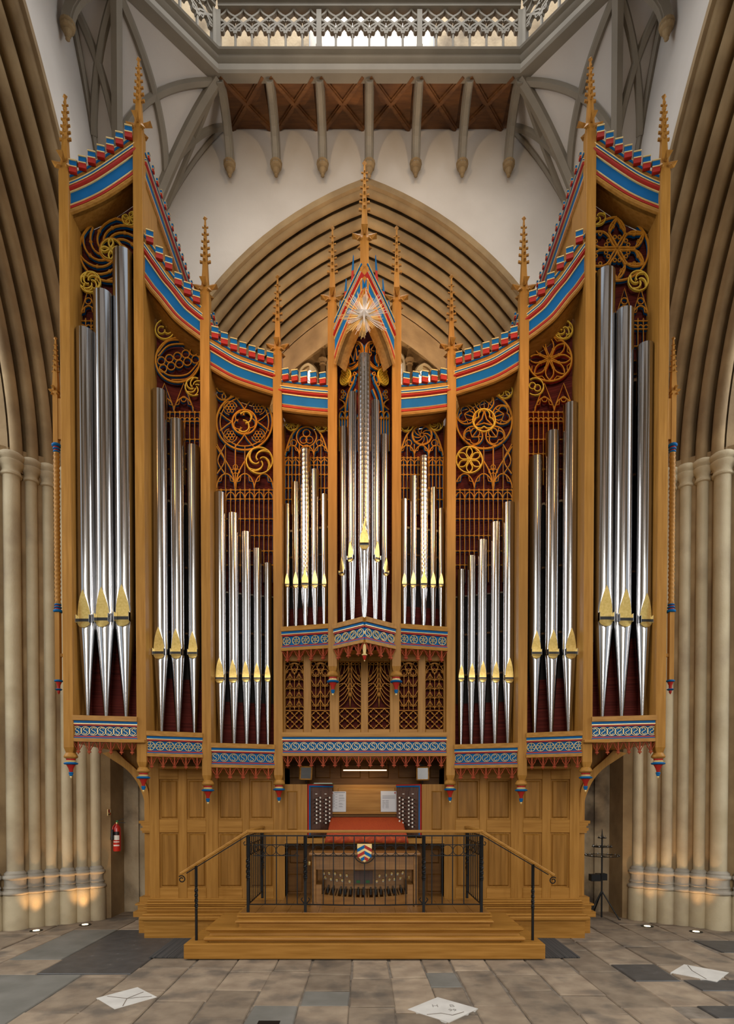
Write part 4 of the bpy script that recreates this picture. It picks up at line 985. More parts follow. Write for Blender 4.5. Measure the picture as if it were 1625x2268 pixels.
for n, (a, b) in enumerate(LPX):
    t = Tr(TP, a - 1, b + 1, lambda x: 1463); m = (a + b) / 2; wd = b - a
    # quatrefoil diaper in the foot of the light
    yb0 = 1615; yd = 1574 if n not in (2, 3) else 1569
    t.line([(a, yd), (b, yd)], 0.006)
    cw = wd / 4.0
    for i in range(2):
        for j in range(2):
            c = (a + cw * (1 + 2 * i), yb0 - (yb0 - yd) * (0.27 + 0.46 * j)); hh = (yb0 - yd) / 4
            t.line([(c[0] - cw, c[1]), (c[0], c[1] - hh), (c[0] + cw, c[1]), (c[0], c[1] + hh)], 0.0065, True)
            for dx, dy in ((-.5, -.5), (.5, -.5), (.5, .5), (-.5, .5)): t.circle((c[0] + dx * cw, c[1] + dy * hh), 1.6, 0.004, 6)
    if n in (2, 3):                            # flowing lights bending away from a central stem
        for s in (-1, 1):
            e = b if s > 0 else a
            for k in range(7):
                y = 1566 - 11 * k
                t.line(catmull([(e, y), (m + s * wd * 0.27, y - 9), (m + s * 4, y - 24), (m + s * 1.2, y - 42)], 4), 0.0046)
            for k in range(3):
                x = m + s * wd * (0.08 + 0.17 * k)
                t.line(catmull([(x, 1464), (x, 1478), (x + s * wd * 0.06, 1492), (e - s * 2, 1508 - 3 * k)], 4), 0.0045)
                t.circle((x + s * 3, 1470), 3.0, 0.004, 8)
            t.line(catmull([(e, 1516), (m + s * 12, 1514), (m + s * 4, 1526), (m, 1545), (m, 1566)], 4), 0.0055)
    else:
        ys = [1568, 1548, 1528, 1508] if n in (0, 5) else [1566, 1546, 1522, 1500]
        for x0_ in (a + wd * 0.25, a + wd * 0.75):
            t.line([(x0_, 1572), (x0_, 1490)], 0.0048)
            for k, y in enumerate(ys):
                for s in (-1, 1):
                    t.line(catmull([(x0_, y - 16), (x0_ + s * wd * 0.1, y - 8), (x0_ + s * wd * 0.24, y)] if n in (0, 5) else [(x0_, y), (x0_ + s * wd * 0.14, y - 8), (x0_ + s * wd * 0.24, y - 16)], 3), 0.0052)
                    t.circle((x0_ + s * wd * 0.11, y - 4), 2.4, 0.0045, 7)
        t.line([(m, 1572), (m, 1490)], 0.0048)
        t.parch(a, m, 1498, 0.0052, 0.9); t.parch(m, b, 1498, 0.0052, 0.9)
        t.parch(a, b, 1494, 0.0055, 0.75, False)
        t.circle((m, 1477), 8, 0.005, 14); t.foil((m, 1477), 7.2, 3, -PI / 2, 0.004)
        for s in (-1, 1): t.circle((m + s * wd * 0.38, 1471), 5, 0.004, 10)
    t.build('carved_panel', 'dark')
# ---------------------------------------------------------------- tracery of the nine pipe bays
def bayplane(i, right, off):
    return Pl(-XP[i + 1], YP[i + 1], -XP[i], YP[i], off) if right else Pl(XP[i], YP[i], XP[i + 1], YP[i + 1], off)
def topf(pts):
    def f(x):
        if x <= pts[0][0]: return pts[0][1]
        for (a, ya), (b, yb) in zip(pts, pts[1:]):
            if x <= b: return ya + (yb - ya) * (x - a) / (b - a)
        return pts[-1][1]
    return f
OFF = 0.045 + 0.25
# outer towers
for right in (False, True):
    mx = (lambda x: 1614 - x) if right else (lambda x: x)
    lo_, hi_ = (1314, 1440) if right else (173, 300)
    t = Tr(bayplane(0, right, 0.045 + 0.21), lo_, hi_, topf([(1316, 465), (1380, 486), (1438, 505)]) if right else topf([(176, 505), (235, 490), (298, 468)]))
    c = (1366, 552) if right else (246, 554)
    t.circle(c, 70, 0.012, 48)
    if right:
        for k in range(6):
            a = PI / 2 + k * PI / 3; cc = (c[0] + 33 * math.cos(a), c[1] + 33 * math.sin(a))
        t.petals(c, 68, 6, 0.011, PI / 2, fat=0.46)
        for k in range(6):
            a = k * PI / 3; b2 = a + PI / 3
            t.line([(c[0] + 66 * math.cos(a + PI / 6), c[1] + 66 * math.sin(a + PI / 6)), (c[0] + 38 * math.cos(a + PI / 3), c[1] + 38 * math.sin(a + PI / 3)), (c[0] + 66 * math.cos(a + PI / 2), c[1] + 66 * math.sin(a + PI / 2))], 0.011)
            for rr in (26, 50):
                for q in (-0.2, 0.2): t.circle((c[0] + rr * math.cos(a + PI / 6 + q), c[1] + rr * math.sin(a + PI / 6 + q)), 4, 0.006, 6)
        t.circle((1412.5, 624), 22, 0.009, 24, 'y'); t.swirl((1412.5, 624), 3, 21, 4, 1.9, 0.011, 0.3, 'y'); t.circle((1323, 484), 17, 0.008, 18, 'y'); t.swirl((1323, 484), 2, 16, 3, 1.8, 0.009, 0, 'y')
    else:
        t.swirl(c, 25, 69, 10, 1.5, 0.011, 0.2); t.circle(c, 25, 0.011, 24)
        for k in range(10):
            a = 0.2 + k * PI / 5 + 0.8; t.circle((c[0] + 48 * math.cos(a), c[1] + 48 * math.sin(a)), 3.2, 0.005, 6)
        t.petals(c, 23, 4, 0.011, 0, 'y', 0.4); t.circle(c, 22, 0.006, 20, 'y')
        t.circle((200, 627), 23, 0.009, 24, 'y'); t.swirl((200, 627), 4, 22, 4, 2.2, 0.010, 0.6, 'y'); t.foil((200, 627), 21, 4, 0.4, 0.007, 'y'); t.circle((287, 486), 16, 0.008, 16, 'y'); t.petals((287, 486), 15, 4, 0.007, 0.4, 'y')
    o_ = mx(0)
    X = lambda x: mx(x)
    for a, b in ((178, 214), (214, 250), (250, 286)):
        t.line([(X(a), 700), (X((a + b) / 2), 640), (X(b), 700)], 0.007); t.parch(min(X(a), X(b)), max(X(a), X(b)), 706, 0.007, 0.9)
    t.circle((X(196), 668), 7, 0.006, 10); t.circle((X(232), 668), 7, 0.006, 10)
    for a in range(178, 290, 12): t.parch(min(X(a), X(a + 12)), max(X(a), X(a + 12)), 729, 0.005, 0.8, False)
    t.screen([X(178 + 12 * k) for k in range(11)], 640 if False else 706, 900, [712, 730, 768, 800, 830])
    t.build('tracery_screen', 'blue')
# second bays
for right in (False, True):
    X = (lambda x: 1612 - x) if right else (lambda x: x)
    t = Tr(bayplane(1, right, OFF), 1170 if right else 341, 1271 if right else 443, topf([(1170, 770), (1220, 720), (1271, 668)]) if right else topf([(341, 672), (390, 722), (443, 775)]))
    c = (1216.7, 795.5) if right else (393.5, 798)
    t.circle(c, 49, 0.011, 40)
    if right:
        t.petals(c, 47, 8, 0.0075, PI / 2, fat=0.34); t.circle(c, 3, 0.005, 8)
        for k in range(8):
            a = PI / 8 + PI / 2 + k * PI / 4; t.circle((c[0] + 22 * math.cos(a), c[1] + 22 * math.sin(a)), 3, 0.004, 6); t.line([(c[0] + 48 * math.cos(a - .2), c[1] + 48 * math.sin(a - .2)), (c[0] + 42 * math.cos(a), c[1] + 42 * math.sin(a)), (c[0] + 48 * math.cos(a + .2), c[1] + 48 * math.sin(a + .2))], 0.005)
        t.circle((1247, 731.6), 21, 0.008, 20, 'y'); t.swirl((1247, 731.6), 2, 17, 3, 2.6, 0.009, 0.4, 'y'); t.foil((1247, 731.6), 20, 5, 0.3, 0.006, 'y')
        t.circle((1184.7, 858), 19, 0.008, 20, 'y'); t.circle((1179, 856), 7, 0.007, 12, 'y'); t.circle((1190, 861), 7, 0.007, 12, 'y')
    else:
        for k in range(5):
            for q in (0, 1):
                cc = (357 + 18 * k + (4 if q else 0), 806 - 5 * k + 17 * q - 6 + (abs(k - 2) * 0)); t.circle(cc, 8.5, 0.006, 14)
        for dy, s in ((-1, 1), (1, -1)):
            t.line(catmull([(c[0] - s * 44, c[1] + dy * 8), (c[0] - s * 20, c[1] + dy * 32), (c[0] + s * 18, c[1] + dy * 34), (c[0] + s * 40, c[1] + dy * 20)], 5), 0.008)
            t.line(catmull([(c[0] - s * 46, c[1] + dy * 14), (c[0] - s * 22, c[1] + dy * 41), (c[0] + s * 14, c[1] + dy * 44)], 5), 0.006)
        t.circle((364.6, 731.6), 21, 0.009, 22, 'y'); t.arc((357.5, 733), 8, 0, 5.4, 0.008, 12, 'y'); t.arc((372, 733), 8, -2.2, 3.2, 0.008, 12, 'y')
        t.circle((430, 858), 20, 0.008, 22, 'y'); t.swirl((430, 858), 4, 19, 6, 1.5, 0.008, 0, 'y')
    for a, b in ((343, 385), (385, 428)):
        t.line([(X(a), 905), (X((a + b) / 2), 850), (X(b), 905)], 0.007); t.parch(min(X(a), X(b)), max(X(a), X(b)), 912, 0.0065, 0.85)
        t.circle((X((a + b) / 2), 885), 6, 0.005, 10)
    for k in range(9): t.parch(min(X(343 + 11 * k), X(354 + 11 * k)), max(X(343 + 11 * k), X(354 + 11 * k)), 934, 0.005, 0.9, False)
    t.screen([X(343 + 11 * k) for k in range(10)], 912, 1075, [914, 934, 974, 1006, 1040])
    t.build('tracery_screen', 'red' if right else 'blue')
# third bays
for right in (False, True):
    X = (lambda x: 1613 - x) if right else (lambda x: x)
    t = Tr(bayplane(2, right, OFF), 1009 if right else 478, 1135 if right else 605, topf([(1009, 886), (1070, 872), (1135, 842)]) if right else topf([(478, 843), (540, 872), (605, 888)]))
    c = (1072, 932) if right else (541, 935)
    t.circle(c, 62, 0.012, 48)
    if right:
        t.circle(c, 25, 0.009, 28, 'y'); t.foil(c, 24, 3, -PI / 2, 0.007, 'y')
        for k in range(3):
            a = -PI / 2 + k * 2 * PI / 3; b2 = a + 2 * PI / 3
            t.line([(c[0] + 22 * math.cos(a), c[1] + 22 * math.sin(a)), (c[0] + 6 * math.cos((a + b2) / 2), c[1] + 6 * math.sin((a + b2) / 2)), (c[0] + 22 * math.cos(b2), c[1] + 22 * math.sin(b2))], 0.008)
        for k in range(5):
            a = -PI / 2 + k * 2 * PI / 5; cc = (c[0] + 42 * math.cos(a), c[1] + 42 * math.sin(a))
            t.circle(cc, 21, 0.0085, 22); t.foil(cc, 19, 3, a + PI, 0.006)
            for q in (-1, 0, 1): t.line([(cc[0] + 4 * math.cos(a), cc[1] + 4 * math.sin(a)), (cc[0] + 19 * math.cos(a + PI + q * 1.05), cc[1] + 19 * math.sin(a + PI + q * 1.05))], 0.005)
        t.circle((1117.5, 867), 17, 0.008, 20, 'y'); t.petals((1117.5, 867), 16, 4, 0.006, PI / 4, 'y', 0.42)
        t.circle((1039.5, 1019.6), 29, 0.009, 28, 'y'); t.petals((1039.5, 1019.6), 28, 6, 0.0075, PI / 2, 'y', 0.42)
    else:
        t.circle(c, 54, 0.007, 40); t.circle(c, 27, 0.011, 28, 'f'); t.arc((c[0] + 2, c[1] - 9), 13, -2.6, 1.6, 0.008, 12, 'y'); t.arc((c[0] - 3, c[1] + 10), 13, -1.6, 2.4, 0.008, 12, 'y'); t.foil(c, 25, 5, 0.2, 0.006)
        for k in range(4):
            a = PI / 4 + k * PI / 2; cc = (c[0] + 45 * math.cos(a) * 0.98, c[1] + 43 * math.sin(a))
            for j in range(7):
                d = 7.2 if j else 0; b2 = j * PI / 3; t.circle((cc[0] + d * math.cos(b2), cc[1] + d * math.sin(b2)), 3.6, 0.0045, 9)
            b3 = k * PI / 2; t.line([(c[0] + 28 * math.cos(b3), c[1] + 28 * math.sin(b3)), (c[0] + 40 * math.cos(b3 - .18), c[1] + 40 * math.sin(b3 - .18)), (c[0] + 58 * math.cos(b3 - .35), c[1] + 58 * math.sin(b3 - .35))], 0.007); t.line([(c[0] + 28 * math.cos(b3), c[1] + 28 * math.sin(b3)), (c[0] + 40 * math.cos(b3 + .18), c[1] + 40 * math.sin(b3 + .18)), (c[0] + 58 * math.cos(b3 + .35), c[1] + 58 * math.sin(b3 + .35))], 0.007)
            t.arc(cc, 15, a - 2.2, a + 2.2, 0.005, 10)
        t.circle((495.5, 869), 18, 0.008, 20); t.petals((495.5, 869), 17, 3, 0.007, PI / 2, 'f', 0.4)
        t.circle((574, 1021), 29, 0.009, 28, 'y'); t.swirl((574, 1021), 4, 28, 4, 1.9, 0.008, 0.3, 'y'); t.swirl((574, 1021), 12, 28, 4, 1.5, 0.006, 1.0, 'y')
    # big ogee lines and the arcade below the wheel
    for s in (1, -1):
        t.line(catmull([(X(521), 1085), (X(521 + s * 6), 1050), (X(521 + s * 22), 1020), (X(521 + s * 42), 990)], 5), 0.0085)
    t.line([(X(521), 1085), (X(521), 985)], 0.007)
    t.line([(X(499), 1085), (X(499), 990)], 0.005); t.line([(X(542), 1085), (X(542), 990)], 0.005)
    for a, b in ((479, 521), (521, 563), (563, 605)): t.parch(min(X(a), X(b)), max(X(a), X(b)), 1082, 0.0075, 0.9)
    t.circle((X(516), 1045), 5, 0.005, 9); t.circle((X(526), 1045), 5, 0.005, 9); t.circle((X(521), 1035), 5, 0.005, 9)
    t.line(catmull([(X(480), 985), (X(497), 1020), (X(480), 1050)], 5), 0.007); t.line(catmull([(X(499), 985), (X(482), 1020), (X(499), 1052)], 5), 0.007)
    for k in range(6): t.parch(min(X(479 + 21 * k), X(500 + 21 * k)), max(X(479 + 21 * k), X(500 + 21 * k)), 1107, 0.006, 0.9, False)
    t.screen([X(479 + 10.5 * k) for k in range(13)], 1085, 1290, [1086, 1106, 1150, 1187, 1221, 1252])
    t.build('tracery_screen', 'blue')
# fourth bays
for right in (False, True):
    X = (lambda x: 1612 - x) if right else (lambda x: x)
    t = Tr(bayplane(3, right, OFF), 886 if right else 631, 982 if right else 726, (lambda x: 931 - (x - 886) * 0.07) if right else (lambda x: 925 + (x - 631) * 0.08))
    c = (934, 964) if right else (679, 968)
    t.circle(c, 22, 0.008, 26)
    if right: t.swirl(c, 3, 21, 9, 1.0, 0.0055); t.circle(c, 20, 0.004, 24)
    else:
        for a, b2 in ((-6.5, 7), (6.5, 7), (0, -8)): t.circle((c[0] + a, c[1] + b2), 8, 0.006, 12)
    for s in (-1, 1): t.line(catmull([(X(679 + s * 47), 1002), (X(679 + s * 34), 966), (X(679 + s * 16), 944), (X(679), 934)], 5), 0.010)
    for cc, r, k in (((647, 940), 15, 6), ((712, 944), 13, 3)):
        cc = (X(cc[0]), cc[1]); t.circle(cc, r, 0.008, 18, 'y'); t.petals(cc, r - 1, k, 0.005, 0.3, 'y', 0.35) if not right else t.swirl(cc, 2, r - 1, k, 1.8, 0.006, 0.2, 'y')
    for s in (-1, 1): t.circle((X(679 + s * 29), 982), 7, 0.006, 12); t.line([(X(679 + s * 16), 1012), (X(679 + s * 16), 985)], 0.006); t.line([(X(679 + s * 32), 1012), (X(679 + s * 32), 965)], 0.0045)
    for a in (631, 663, 695): t.parch(min(X(a), X(a + 32)), max(X(a), X(a + 32)), 1010, 0.007, 0.85)
    for k in range(6): t.parch(min(X(631 + 16 * k), X(647 + 16 * k)), max(X(631 + 16 * k), X(647 + 16 * k)), 1031, 0.0055, 0.9, False)
    t.screen([X(631 + 8 * k) for k in range(13)], 1012, 1140, [1015, 1031, 1052, 1082, 1107])
    t.build('tracery_screen', 'blue')
# middle tower: two turned screens with the founding dates
for right in (False, True):
    pl = Pl(0, PROW + 0.31, -XP[4], YP[4] + 0.31) if right else Pl(XP[4], YP[4] + 0.31, 0, PROW + 0.31)
    t = Tr(pl, 806 if right else 752, 861 if right else 808, topf([(806, 690), (825, 730), (861, 800)]) if right else topf([(752, 800), (790, 730), (808, 690)]))
    X = (lambda x: 1613 - x) if right else (lambda x: x)
    def ell(cx, cy, rx, ry, w, lay='f', n=24, rot=0.35):
        r_ = -rot if right else rot
        t.line([(X(cx) + rx * math.cos(a) * math.cos(r_) - ry * math.sin(a) * math.sin(r_), cy + rx * math.cos(a) * math.sin(r_) + ry * math.sin(a) * math.cos(r_)) for a in [2 * PI * k / n for k in range(n)]], w, True, lay)
    ell(783, 788, 19, 32, 0.010); ell(783, 788, 16, 28, 0.005)
    if right:                                  # 12 64 2014
        t.line([(816, 762), (817, 782)], 0.006); t.line(catmull([(820, 764), (824, 760), (827, 765), (821, 776), (828, 779)], 4), 0.006)
        t.line(catmull([(816, 783), (820, 781), (821, 787), (816, 791)], 4), 0.006)
        ell(777.5, 795, 3.5, 10, 0.006, n=14, rot=0.1); t.line([(835, 788), (838, 812)], 0.006); t.line(catmull([(836, 768), (833, 776), (834, 784), (839, 782), (838, 775)], 4), 0.006)
        t.line([(841, 806), (838, 797), (844, 800)], 0.006); t.line([(843, 790), (845, 812)], 0.006)
    else:                                      # M and 12
        t.line([(773, 778), (772, 812)], 0.007); t.line([(773, 778), (783, 800), (788, 770), (791, 798)], 0.009); t.line(catmull([(769, 782), (766, 800), (774, 808), (788, 803)], 4), 0.007)
        t.line([(789, 768), (797, 758)], 0.006); t.line(catmull([(794, 780), (797, 777), (798, 784), (792, 794), (799, 790)], 4), 0.006)
    ell(766, 837, 9.5, 18, 0.008, 'y')
    for k in range(5):
        for j in range(3): ell(760 + 5.5 * j, 824 + 6.5 * k - 1.5 * j, 2, 2.6, 0.006, 'y', 7)
    for cx, cy, rx, ry in ((781, 840, 4, 9), (777, 851, 3, 5), (786, 828, 3, 3)): ell(cx, cy, rx, ry, 0.005, n=12)
    for j in range(3): ell(758 + 4 * (j % 2) + 1, 868 + 6 * j, 2.6, 4, 0.0045, n=9)
    t.line(catmull([(X(764), 930), (X(766), 900), (X(772), 870), (X(784), 845)], 5), 0.008); t.line(catmull([(X(775), 930), (X(778), 890), (X(788), 862)], 5), 0.006)
    t.line(catmull([(X(753), 885), (X(762), 892), (X(765), 905)], 4), 0.007); t.line(catmull([(X(753), 908), (X(760), 902), (X(766), 895)], 4), 0.006)
    for a in (752, 764, 776): t.parch(min(X(a), X(a + 12)), max(X(a), X(a + 12)), 922, 0.006, 1.0, False)
    t.screen([X(752 + 6 * k) for k in range(8)], 922, 1000, [927], knots=True)
    t.build('tracery_screen', 'blue')
# ================================================================== THE PIPES
def lipw(t): return max(0.0, 1 - t ** 1.9)
def pipe(pl, px, wpx, ytop, ymouth, zfoot, label, rot=0.0, emb=False, ears=True, kleaf=1.0):
    s, zt = pl.hit(px, ytop); zm = pl.hit(px, ymouth)[1]; s = pl.hit(px, (ytop + ymouth) / 2)[0]
    p = pl.w(s, 0); r = wpx * 0.5 * p.y / F; x, y = p.x, p.y
    tm = M['emboss'] if emb else M['tin']
    root = empty('organ_pipe', (x, y, zfoot), label, 'organ pipe', 'polished tin display pipes of the organ')
    Wl = 0.72 * r; hl = r * 3.15 * kleaf; slot = r * 0.34; lowh = r * 0.74
    n = 40; cr, sr = math.cos(rot), math.sin(rot)
    def tr(a, b, z): return (x + a * cr - b * sr, y + a * sr + b * cr, z)
    def ringat(rr, z, w_):
        lim = -math.sqrt(max(rr * rr - w_ * w_, 0)) if w_ > 0 else -9
        return [tr(rr * math.cos(2 * PI * k / n), max(rr * math.sin(2 * PI * k / n), lim), z) for k in range(n)]
    # body: cylinder, flattened behind the upper lip
    rows = []; zb = zm
    zs = [(zb + 0.001, Wl), (zb + slot, Wl)] + [(zb + slot + hl * k / 10.0, Wl * lipw(k / 10.0)) for k in range(1, 11)]
    zs += [(zb + slot + hl + 0.03, 0), (zt, 0)]
    rows = [ringat(r, z, w_) for z, w_ in zs] + [ringat(r * 0.95, zt, 0), ringat(r * 0.95, zt - 0.35, 0)]
    mb = MB(); mb.grid(rows, closed_u=True); mb.f.append(tuple(len(mb.v) - n + k for k in range(n)))
    mb.build('body', tm, root, smooth=40)
    # foot: cone, flattened behind the lower lip
    zf0 = zb; hf = zf0 - zfoot; rows = []
    for k in range(9):
        t = k / 8.0; rows.append(ringat(r * (1 - 0.02 * t), zf0 - lowh * t, Wl * math.sqrt(max(1 - t * t, 0))))
    rows += [ringat(0.02 + (r * 0.98 - 0.02) * (1 - t) * 1.0, zf0 - lowh - (hf - lowh) * t, 0) for t in (0.02, 0.5, 1.0)]
    mb = MB(); mb.grid(rows[::-1], closed_u=True); mb.build('foot', tm, root, smooth=40)
    yl = -math.sqrt(r * r - Wl * Wl) - 0.003
    up = [(-Wl * lipw(k / 10.0), zb + slot + hl * k / 10.0) for k in range(11)]; 
    if emb:                                    # flame-shaped lip
        up = [(-Wl, zb + slot), (-Wl * 0.95, zb + slot + hl * 0.3), (-Wl * 0.45, zb + slot + hl * 0.55), (-Wl * 0.35, zb + slot + hl * 0.75), (-Wl * 0.05, zb + slot + hl * 0.9), (Wl * 0.1, zb + slot + hl * 1.15)]
        rt = [(Wl * 0.3, zb + slot + hl * 0.95), (Wl * 0.25, zb + slot + hl * 0.75), (Wl * 0.55, zb + slot + hl * 0.5), (Wl * 0.95, zb + slot + hl * 0.3), (Wl, zb + slot)]
        pts = up + rt; yfl = -r * 1.0
    else: pts = up + [(-a, z) for a, z in up[-2::-1]]; yfl = yl
    if emb: MB().poly([tr(a, yfl, z) for a, z in pts], tuple(Vector(tr(0, -0.003, 0)) - Vector(tr(0, 0, 0)))).build('upper_lip', M['mouth'], root, fix=True)
    else:                                      # leaf-shaped lip pressed into the body
        rows = []
        for k in range(13):
            t = k / 12.0; w_ = Wl * lipw(t); yy = -math.sqrt(r * r - w_ * w_); z = zb + slot + hl * t
            rows.append([tr(-w_, yy, z), tr(-w_, yy - 0.004, z), tr(w_, yy - 0.004, z), tr(w_, yy, z)])
        mb = MB(); mb.grid(rows); mb.build('upper_lip', M['mouth'], root, fix=True)
    MB().poly([tr(a, yl + 0.001, z) for a, z in ((-Wl, zb), (Wl, zb), (Wl, zb + slot), (-Wl, zb + slot))], tuple(Vector(tr(0, -0.002, 0)) - Vector(tr(0, 0, 0)))).build('mouth_slot', M['black'], root, fix=True)
    rows = []
    for k in range(10):
        t = k / 9.0; w_ = Wl * math.sqrt(max(1 - t * t, 0)); yy = -math.sqrt(r * r - w_ * w_); z = zb - lowh * t; bl = -0.006 - 0.010 * math.sin(PI * min(t + 0.15, 1))
        rows.append([tr(-w_, yy, z), tr(-w_, yy + bl * 0.6, z), tr(0, yy + bl, z), tr(w_, yy + bl * 0.6, z), tr(w_, yy, z)])
    mb = MB(); mb.grid(rows); mb.build('lower_lip', M['mouth'], root, fix=True, smooth=60)
    if ears:
        for q in (-1, 1):
            a0, a1 = q * (Wl + 0.001), q * (Wl + 0.005); e = MB()
            v = [tr(a, b, z) for z in (zb - r * 0.2, zb + slot + r * 0.35) for a, b in ((a0, yl + 0.01), (a1, yl + 0.01), (a1, yl - r * 0.42), (a0, yl - r * 0.42))]
            e.add(v, [(0, 1, 2, 3), (7, 6, 5, 4), (0, 4, 5, 1), (1, 5, 6, 2), (2, 6, 7, 3), (3, 7, 4, 0)]); e.build('ear', M['tin'], root, fix=True)
    return root
PIPES = [
 (0, [(190, 39, 737, 1381), (231, 41, 655, 1379), (275.5, 43, 565, 1377)], [(1337, 42, 607, 1377), (1380, 39, 693, 1379), (1426, 35, 768, 1381)], 1),
 (1, [(354.5, 33, 870, 1451), (392.5, 31, 935, 1451), (429, 28, 991, 1451)], [(1261.5, 32, 899, 1451), (1222, 30, 960, 1451), (1185, 28.6, 1015, 1451)], 1),
 (2, [(487.7, 25, 1094, 1506), (517, 23, 1139.5, 1506), (545, 21, 1180.5, 1505), (570, 19, 1217, 1505), (593, 17, 1249, 1505)],
     [(1126, 25, 1116, 1506), (1096.8, 21, 1159, 1506), (1068, 21, 1198, 1505), (1044, 18.5, 1233, 1505), (1020.7, 16.5, 1263, 1505)], 0),
 (3, [(636, 13, 1118, 1297), (655, 15.3, 1070, 1298), (676, 20, 997, 1298), (697.6, 17, 1042, 1298), (718, 13, 1096, 1297)],
     [(976.4, 13.5, 1128, 1297), (958.8, 15, 1082, 1298), (938, 18, 1012.5, 1298), (914.7, 15.6, 1056, 1298), (895, 13.5, 1107, 1297)], 0)]
NAMES = ['outermost tower', 'second bay from the outside', 'bay of five beside the console', 'short bay next to the prow tower']
ORD = {0: ['shortest', 'middle-sized', 'tallest'], 1: ['tallest', 'middle-sized', 'shortest'], 2: ['tallest', 'second tallest', 'third tallest', 'second shortest', 'shortest'],
       3: None}
for bi, left, rightp, ears in PIPES:
    for right, lst in ((False, left), (True, rightp)):
        side = 'candle-stand side' if right else 'fire-extinguisher side'
        tops = sorted(p[2] for p in lst)
        pl = bayplane(bi, right, 0.045 + (0.095 if bi == 0 else 0.17))
        for (px, w_, yt, ym) in lst:
            k = tops.index(yt); nm = {3: ['tallest', 'middle-sized', 'shortest'], 5: ['tallest', 'second tallest', 'third tallest', 'second shortest', 'shortest']}[len(lst)][k]
            pipe(pl, px, w_, yt, ym, SHELF[bi], '%s polished tin pipe of the %s, %s' % (nm, NAMES[bi], side), emb=(bi == 3 and w_ >= 18), ears=bool(ears), kleaf=1.0 if bi < 2 else 1.08)
VR = Pl(0, PROW, -XP[4], YP[4], 0.0)
zprow = VL.hit(776, 1377)[1]
a_ = VL.rz()
for px, w_, yt, ym, right, nm in ((761, 17.5, 948, 1272, 0, 'outer'), (780.5, 19, 872, 1240, 0, 'inner'), (830.7, 19, 890, 1240, 1, 'inner'), (850.5, 17, 965, 1272, 1, 'outer')):
    pl = Pl(0, PROW, -XP[4], YP[4], 0.13) if right else Pl(XP[4], YP[4], 0, PROW, 0.13)
    pipe(pl, px, w_, yt, ym, zprow, '%s slanting-mouthed tin pipe of the prow tower, %s' % (nm, 'candle-stand side' if right else 'fire-extinguisher side'), rot=(-a_ if right else a_) * 0.8, kleaf=1.15)
pipe(Pl(-1, PROW + 0.14, 1, PROW + 0.14), 806.5, 26.5, 790, 1212, zprow, 'tall embossed tin pipe with flame-shaped gilt lip under the star', emb=True, ears=False, kleaf=1.15)
# ================================================================== THE STAR
YS = PROW - 0.16; c = P(806, 697, YS); px1 = YS / F
star = empty('star', (c.x, YS, c.z), 'silver and gilt sunburst star with radiating rods above the tallest embossed pipe', 'star')
mb = MB(); pts = []; npt = 7; R1, R2 = 29 * px1, 7 * px1; YB_ = YS - 0.03
for k in range(2 * npt):
    a = PI / 2 + PI * k / npt + PI / npt; rr = R1 if k % 2 == 0 else R2; pts.append((c.x + rr * math.cos(a), YB_, c.z + rr * math.sin(a)))
mb.add(pts + [(c.x, YB_ - 0.035, c.z), (c.x, YS + 0.02, c.z)], [(i, (i + 1) % (2 * npt), 2 * npt) for i in range(2 * npt)] + [((i + 1) % (2 * npt), i, 2 * npt + 1) for i in range(2 * npt)])
mb.build('star_body', M['silver'], star, fix=True)
rg = random.Random(5)
for k in range(18):
    a = 2 * PI * k / 18 + 0.1; mb = MB(); Lm = rg.uniform(46, 64)
    for j in range(7):
        b = a + (j - 3) * 0.05; L_ = (Lm - abs(j - 3) * 3 - rg.uniform(0, 14)) * px1; yy = YS + 0.012 + rg.uniform(0, 0.012)
        mb.bar((c.x + 5 * px1 * math.cos(b), yy, c.z + 5 * px1 * math.sin(b)), (c.x + L_ * math.cos(b), yy - 0.02, c.z + L_ * math.sin(b)), 0.0028)
    mb.build('ray_cluster', M['gold'] if k % 2 else M['silver'], star)
MB().bar((c.x, YS + 0.02, c.z), (c.x, PROW + 0.05, c.z), 0.02).build('mounting_rod', M['oak'], star)
# ================================================================== PLATFORM, CONSOLE, RAILING
plat = empty('organ_platform', (0, 6.4, 0), 'stepped oak platform with moulded edges in front of the organ console', 'platform')
MB().box(-1.83, 1.83, 5.915, 6.84, 0.012, 0.162).build('lower_step', M['oakh'], plat, bevel=0.004)
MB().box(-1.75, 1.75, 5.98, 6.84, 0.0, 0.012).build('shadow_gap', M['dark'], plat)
def moulded(nm, hx, yf, z0, z1, prof, back):
    "block with a moulded face on its front and two ends: prof = (projection, z)"
    mb = MB(); pr = [(0, z0)] + prof + [(0, z1)]
    pr = prof
    rows = [[(-hx - e, back, z), (-hx - e, yf - e, z), (hx + e, yf - e, z), (hx + e, back, z)] for e, z in pr]
    mb.grid(rows, flip=True); n = len(mb.v); mb.f.append((n - 4, n - 3, n - 2, n - 1))
    return mb.build(nm, M['oakh'], plat, fix=True, smooth=30)
moulded('middle_step', 1.60, 6.02, 0.162, 0.305, [(0.0, 0.162), (0.0, 0.172), (0.03, 0.178), (0.045, 0.195), (0.04, 0.215), (0.025, 0.222), (0.0, 0.228), (-0.01, 0.25), (0.0, 0.27), (0.02, 0.28), (0.03, 0.29), (0.03, 0.305)], 6.84)
moulded('upper_step', 1.30, 6.06, 0.305, 0.45, [(0.0, 0.305), (0.0, 0.345), (0.02, 0.35), (0.033, 0.362), (0.03, 0.375), (0.012, 0.382), (0.0, 0.39), (0.005, 0.405), (0.018, 0.412), (0.018, 0.425), (0.0, 0.432), (0.01, 0.438), (0.012, 0.45)], 6.84)
nb = 16
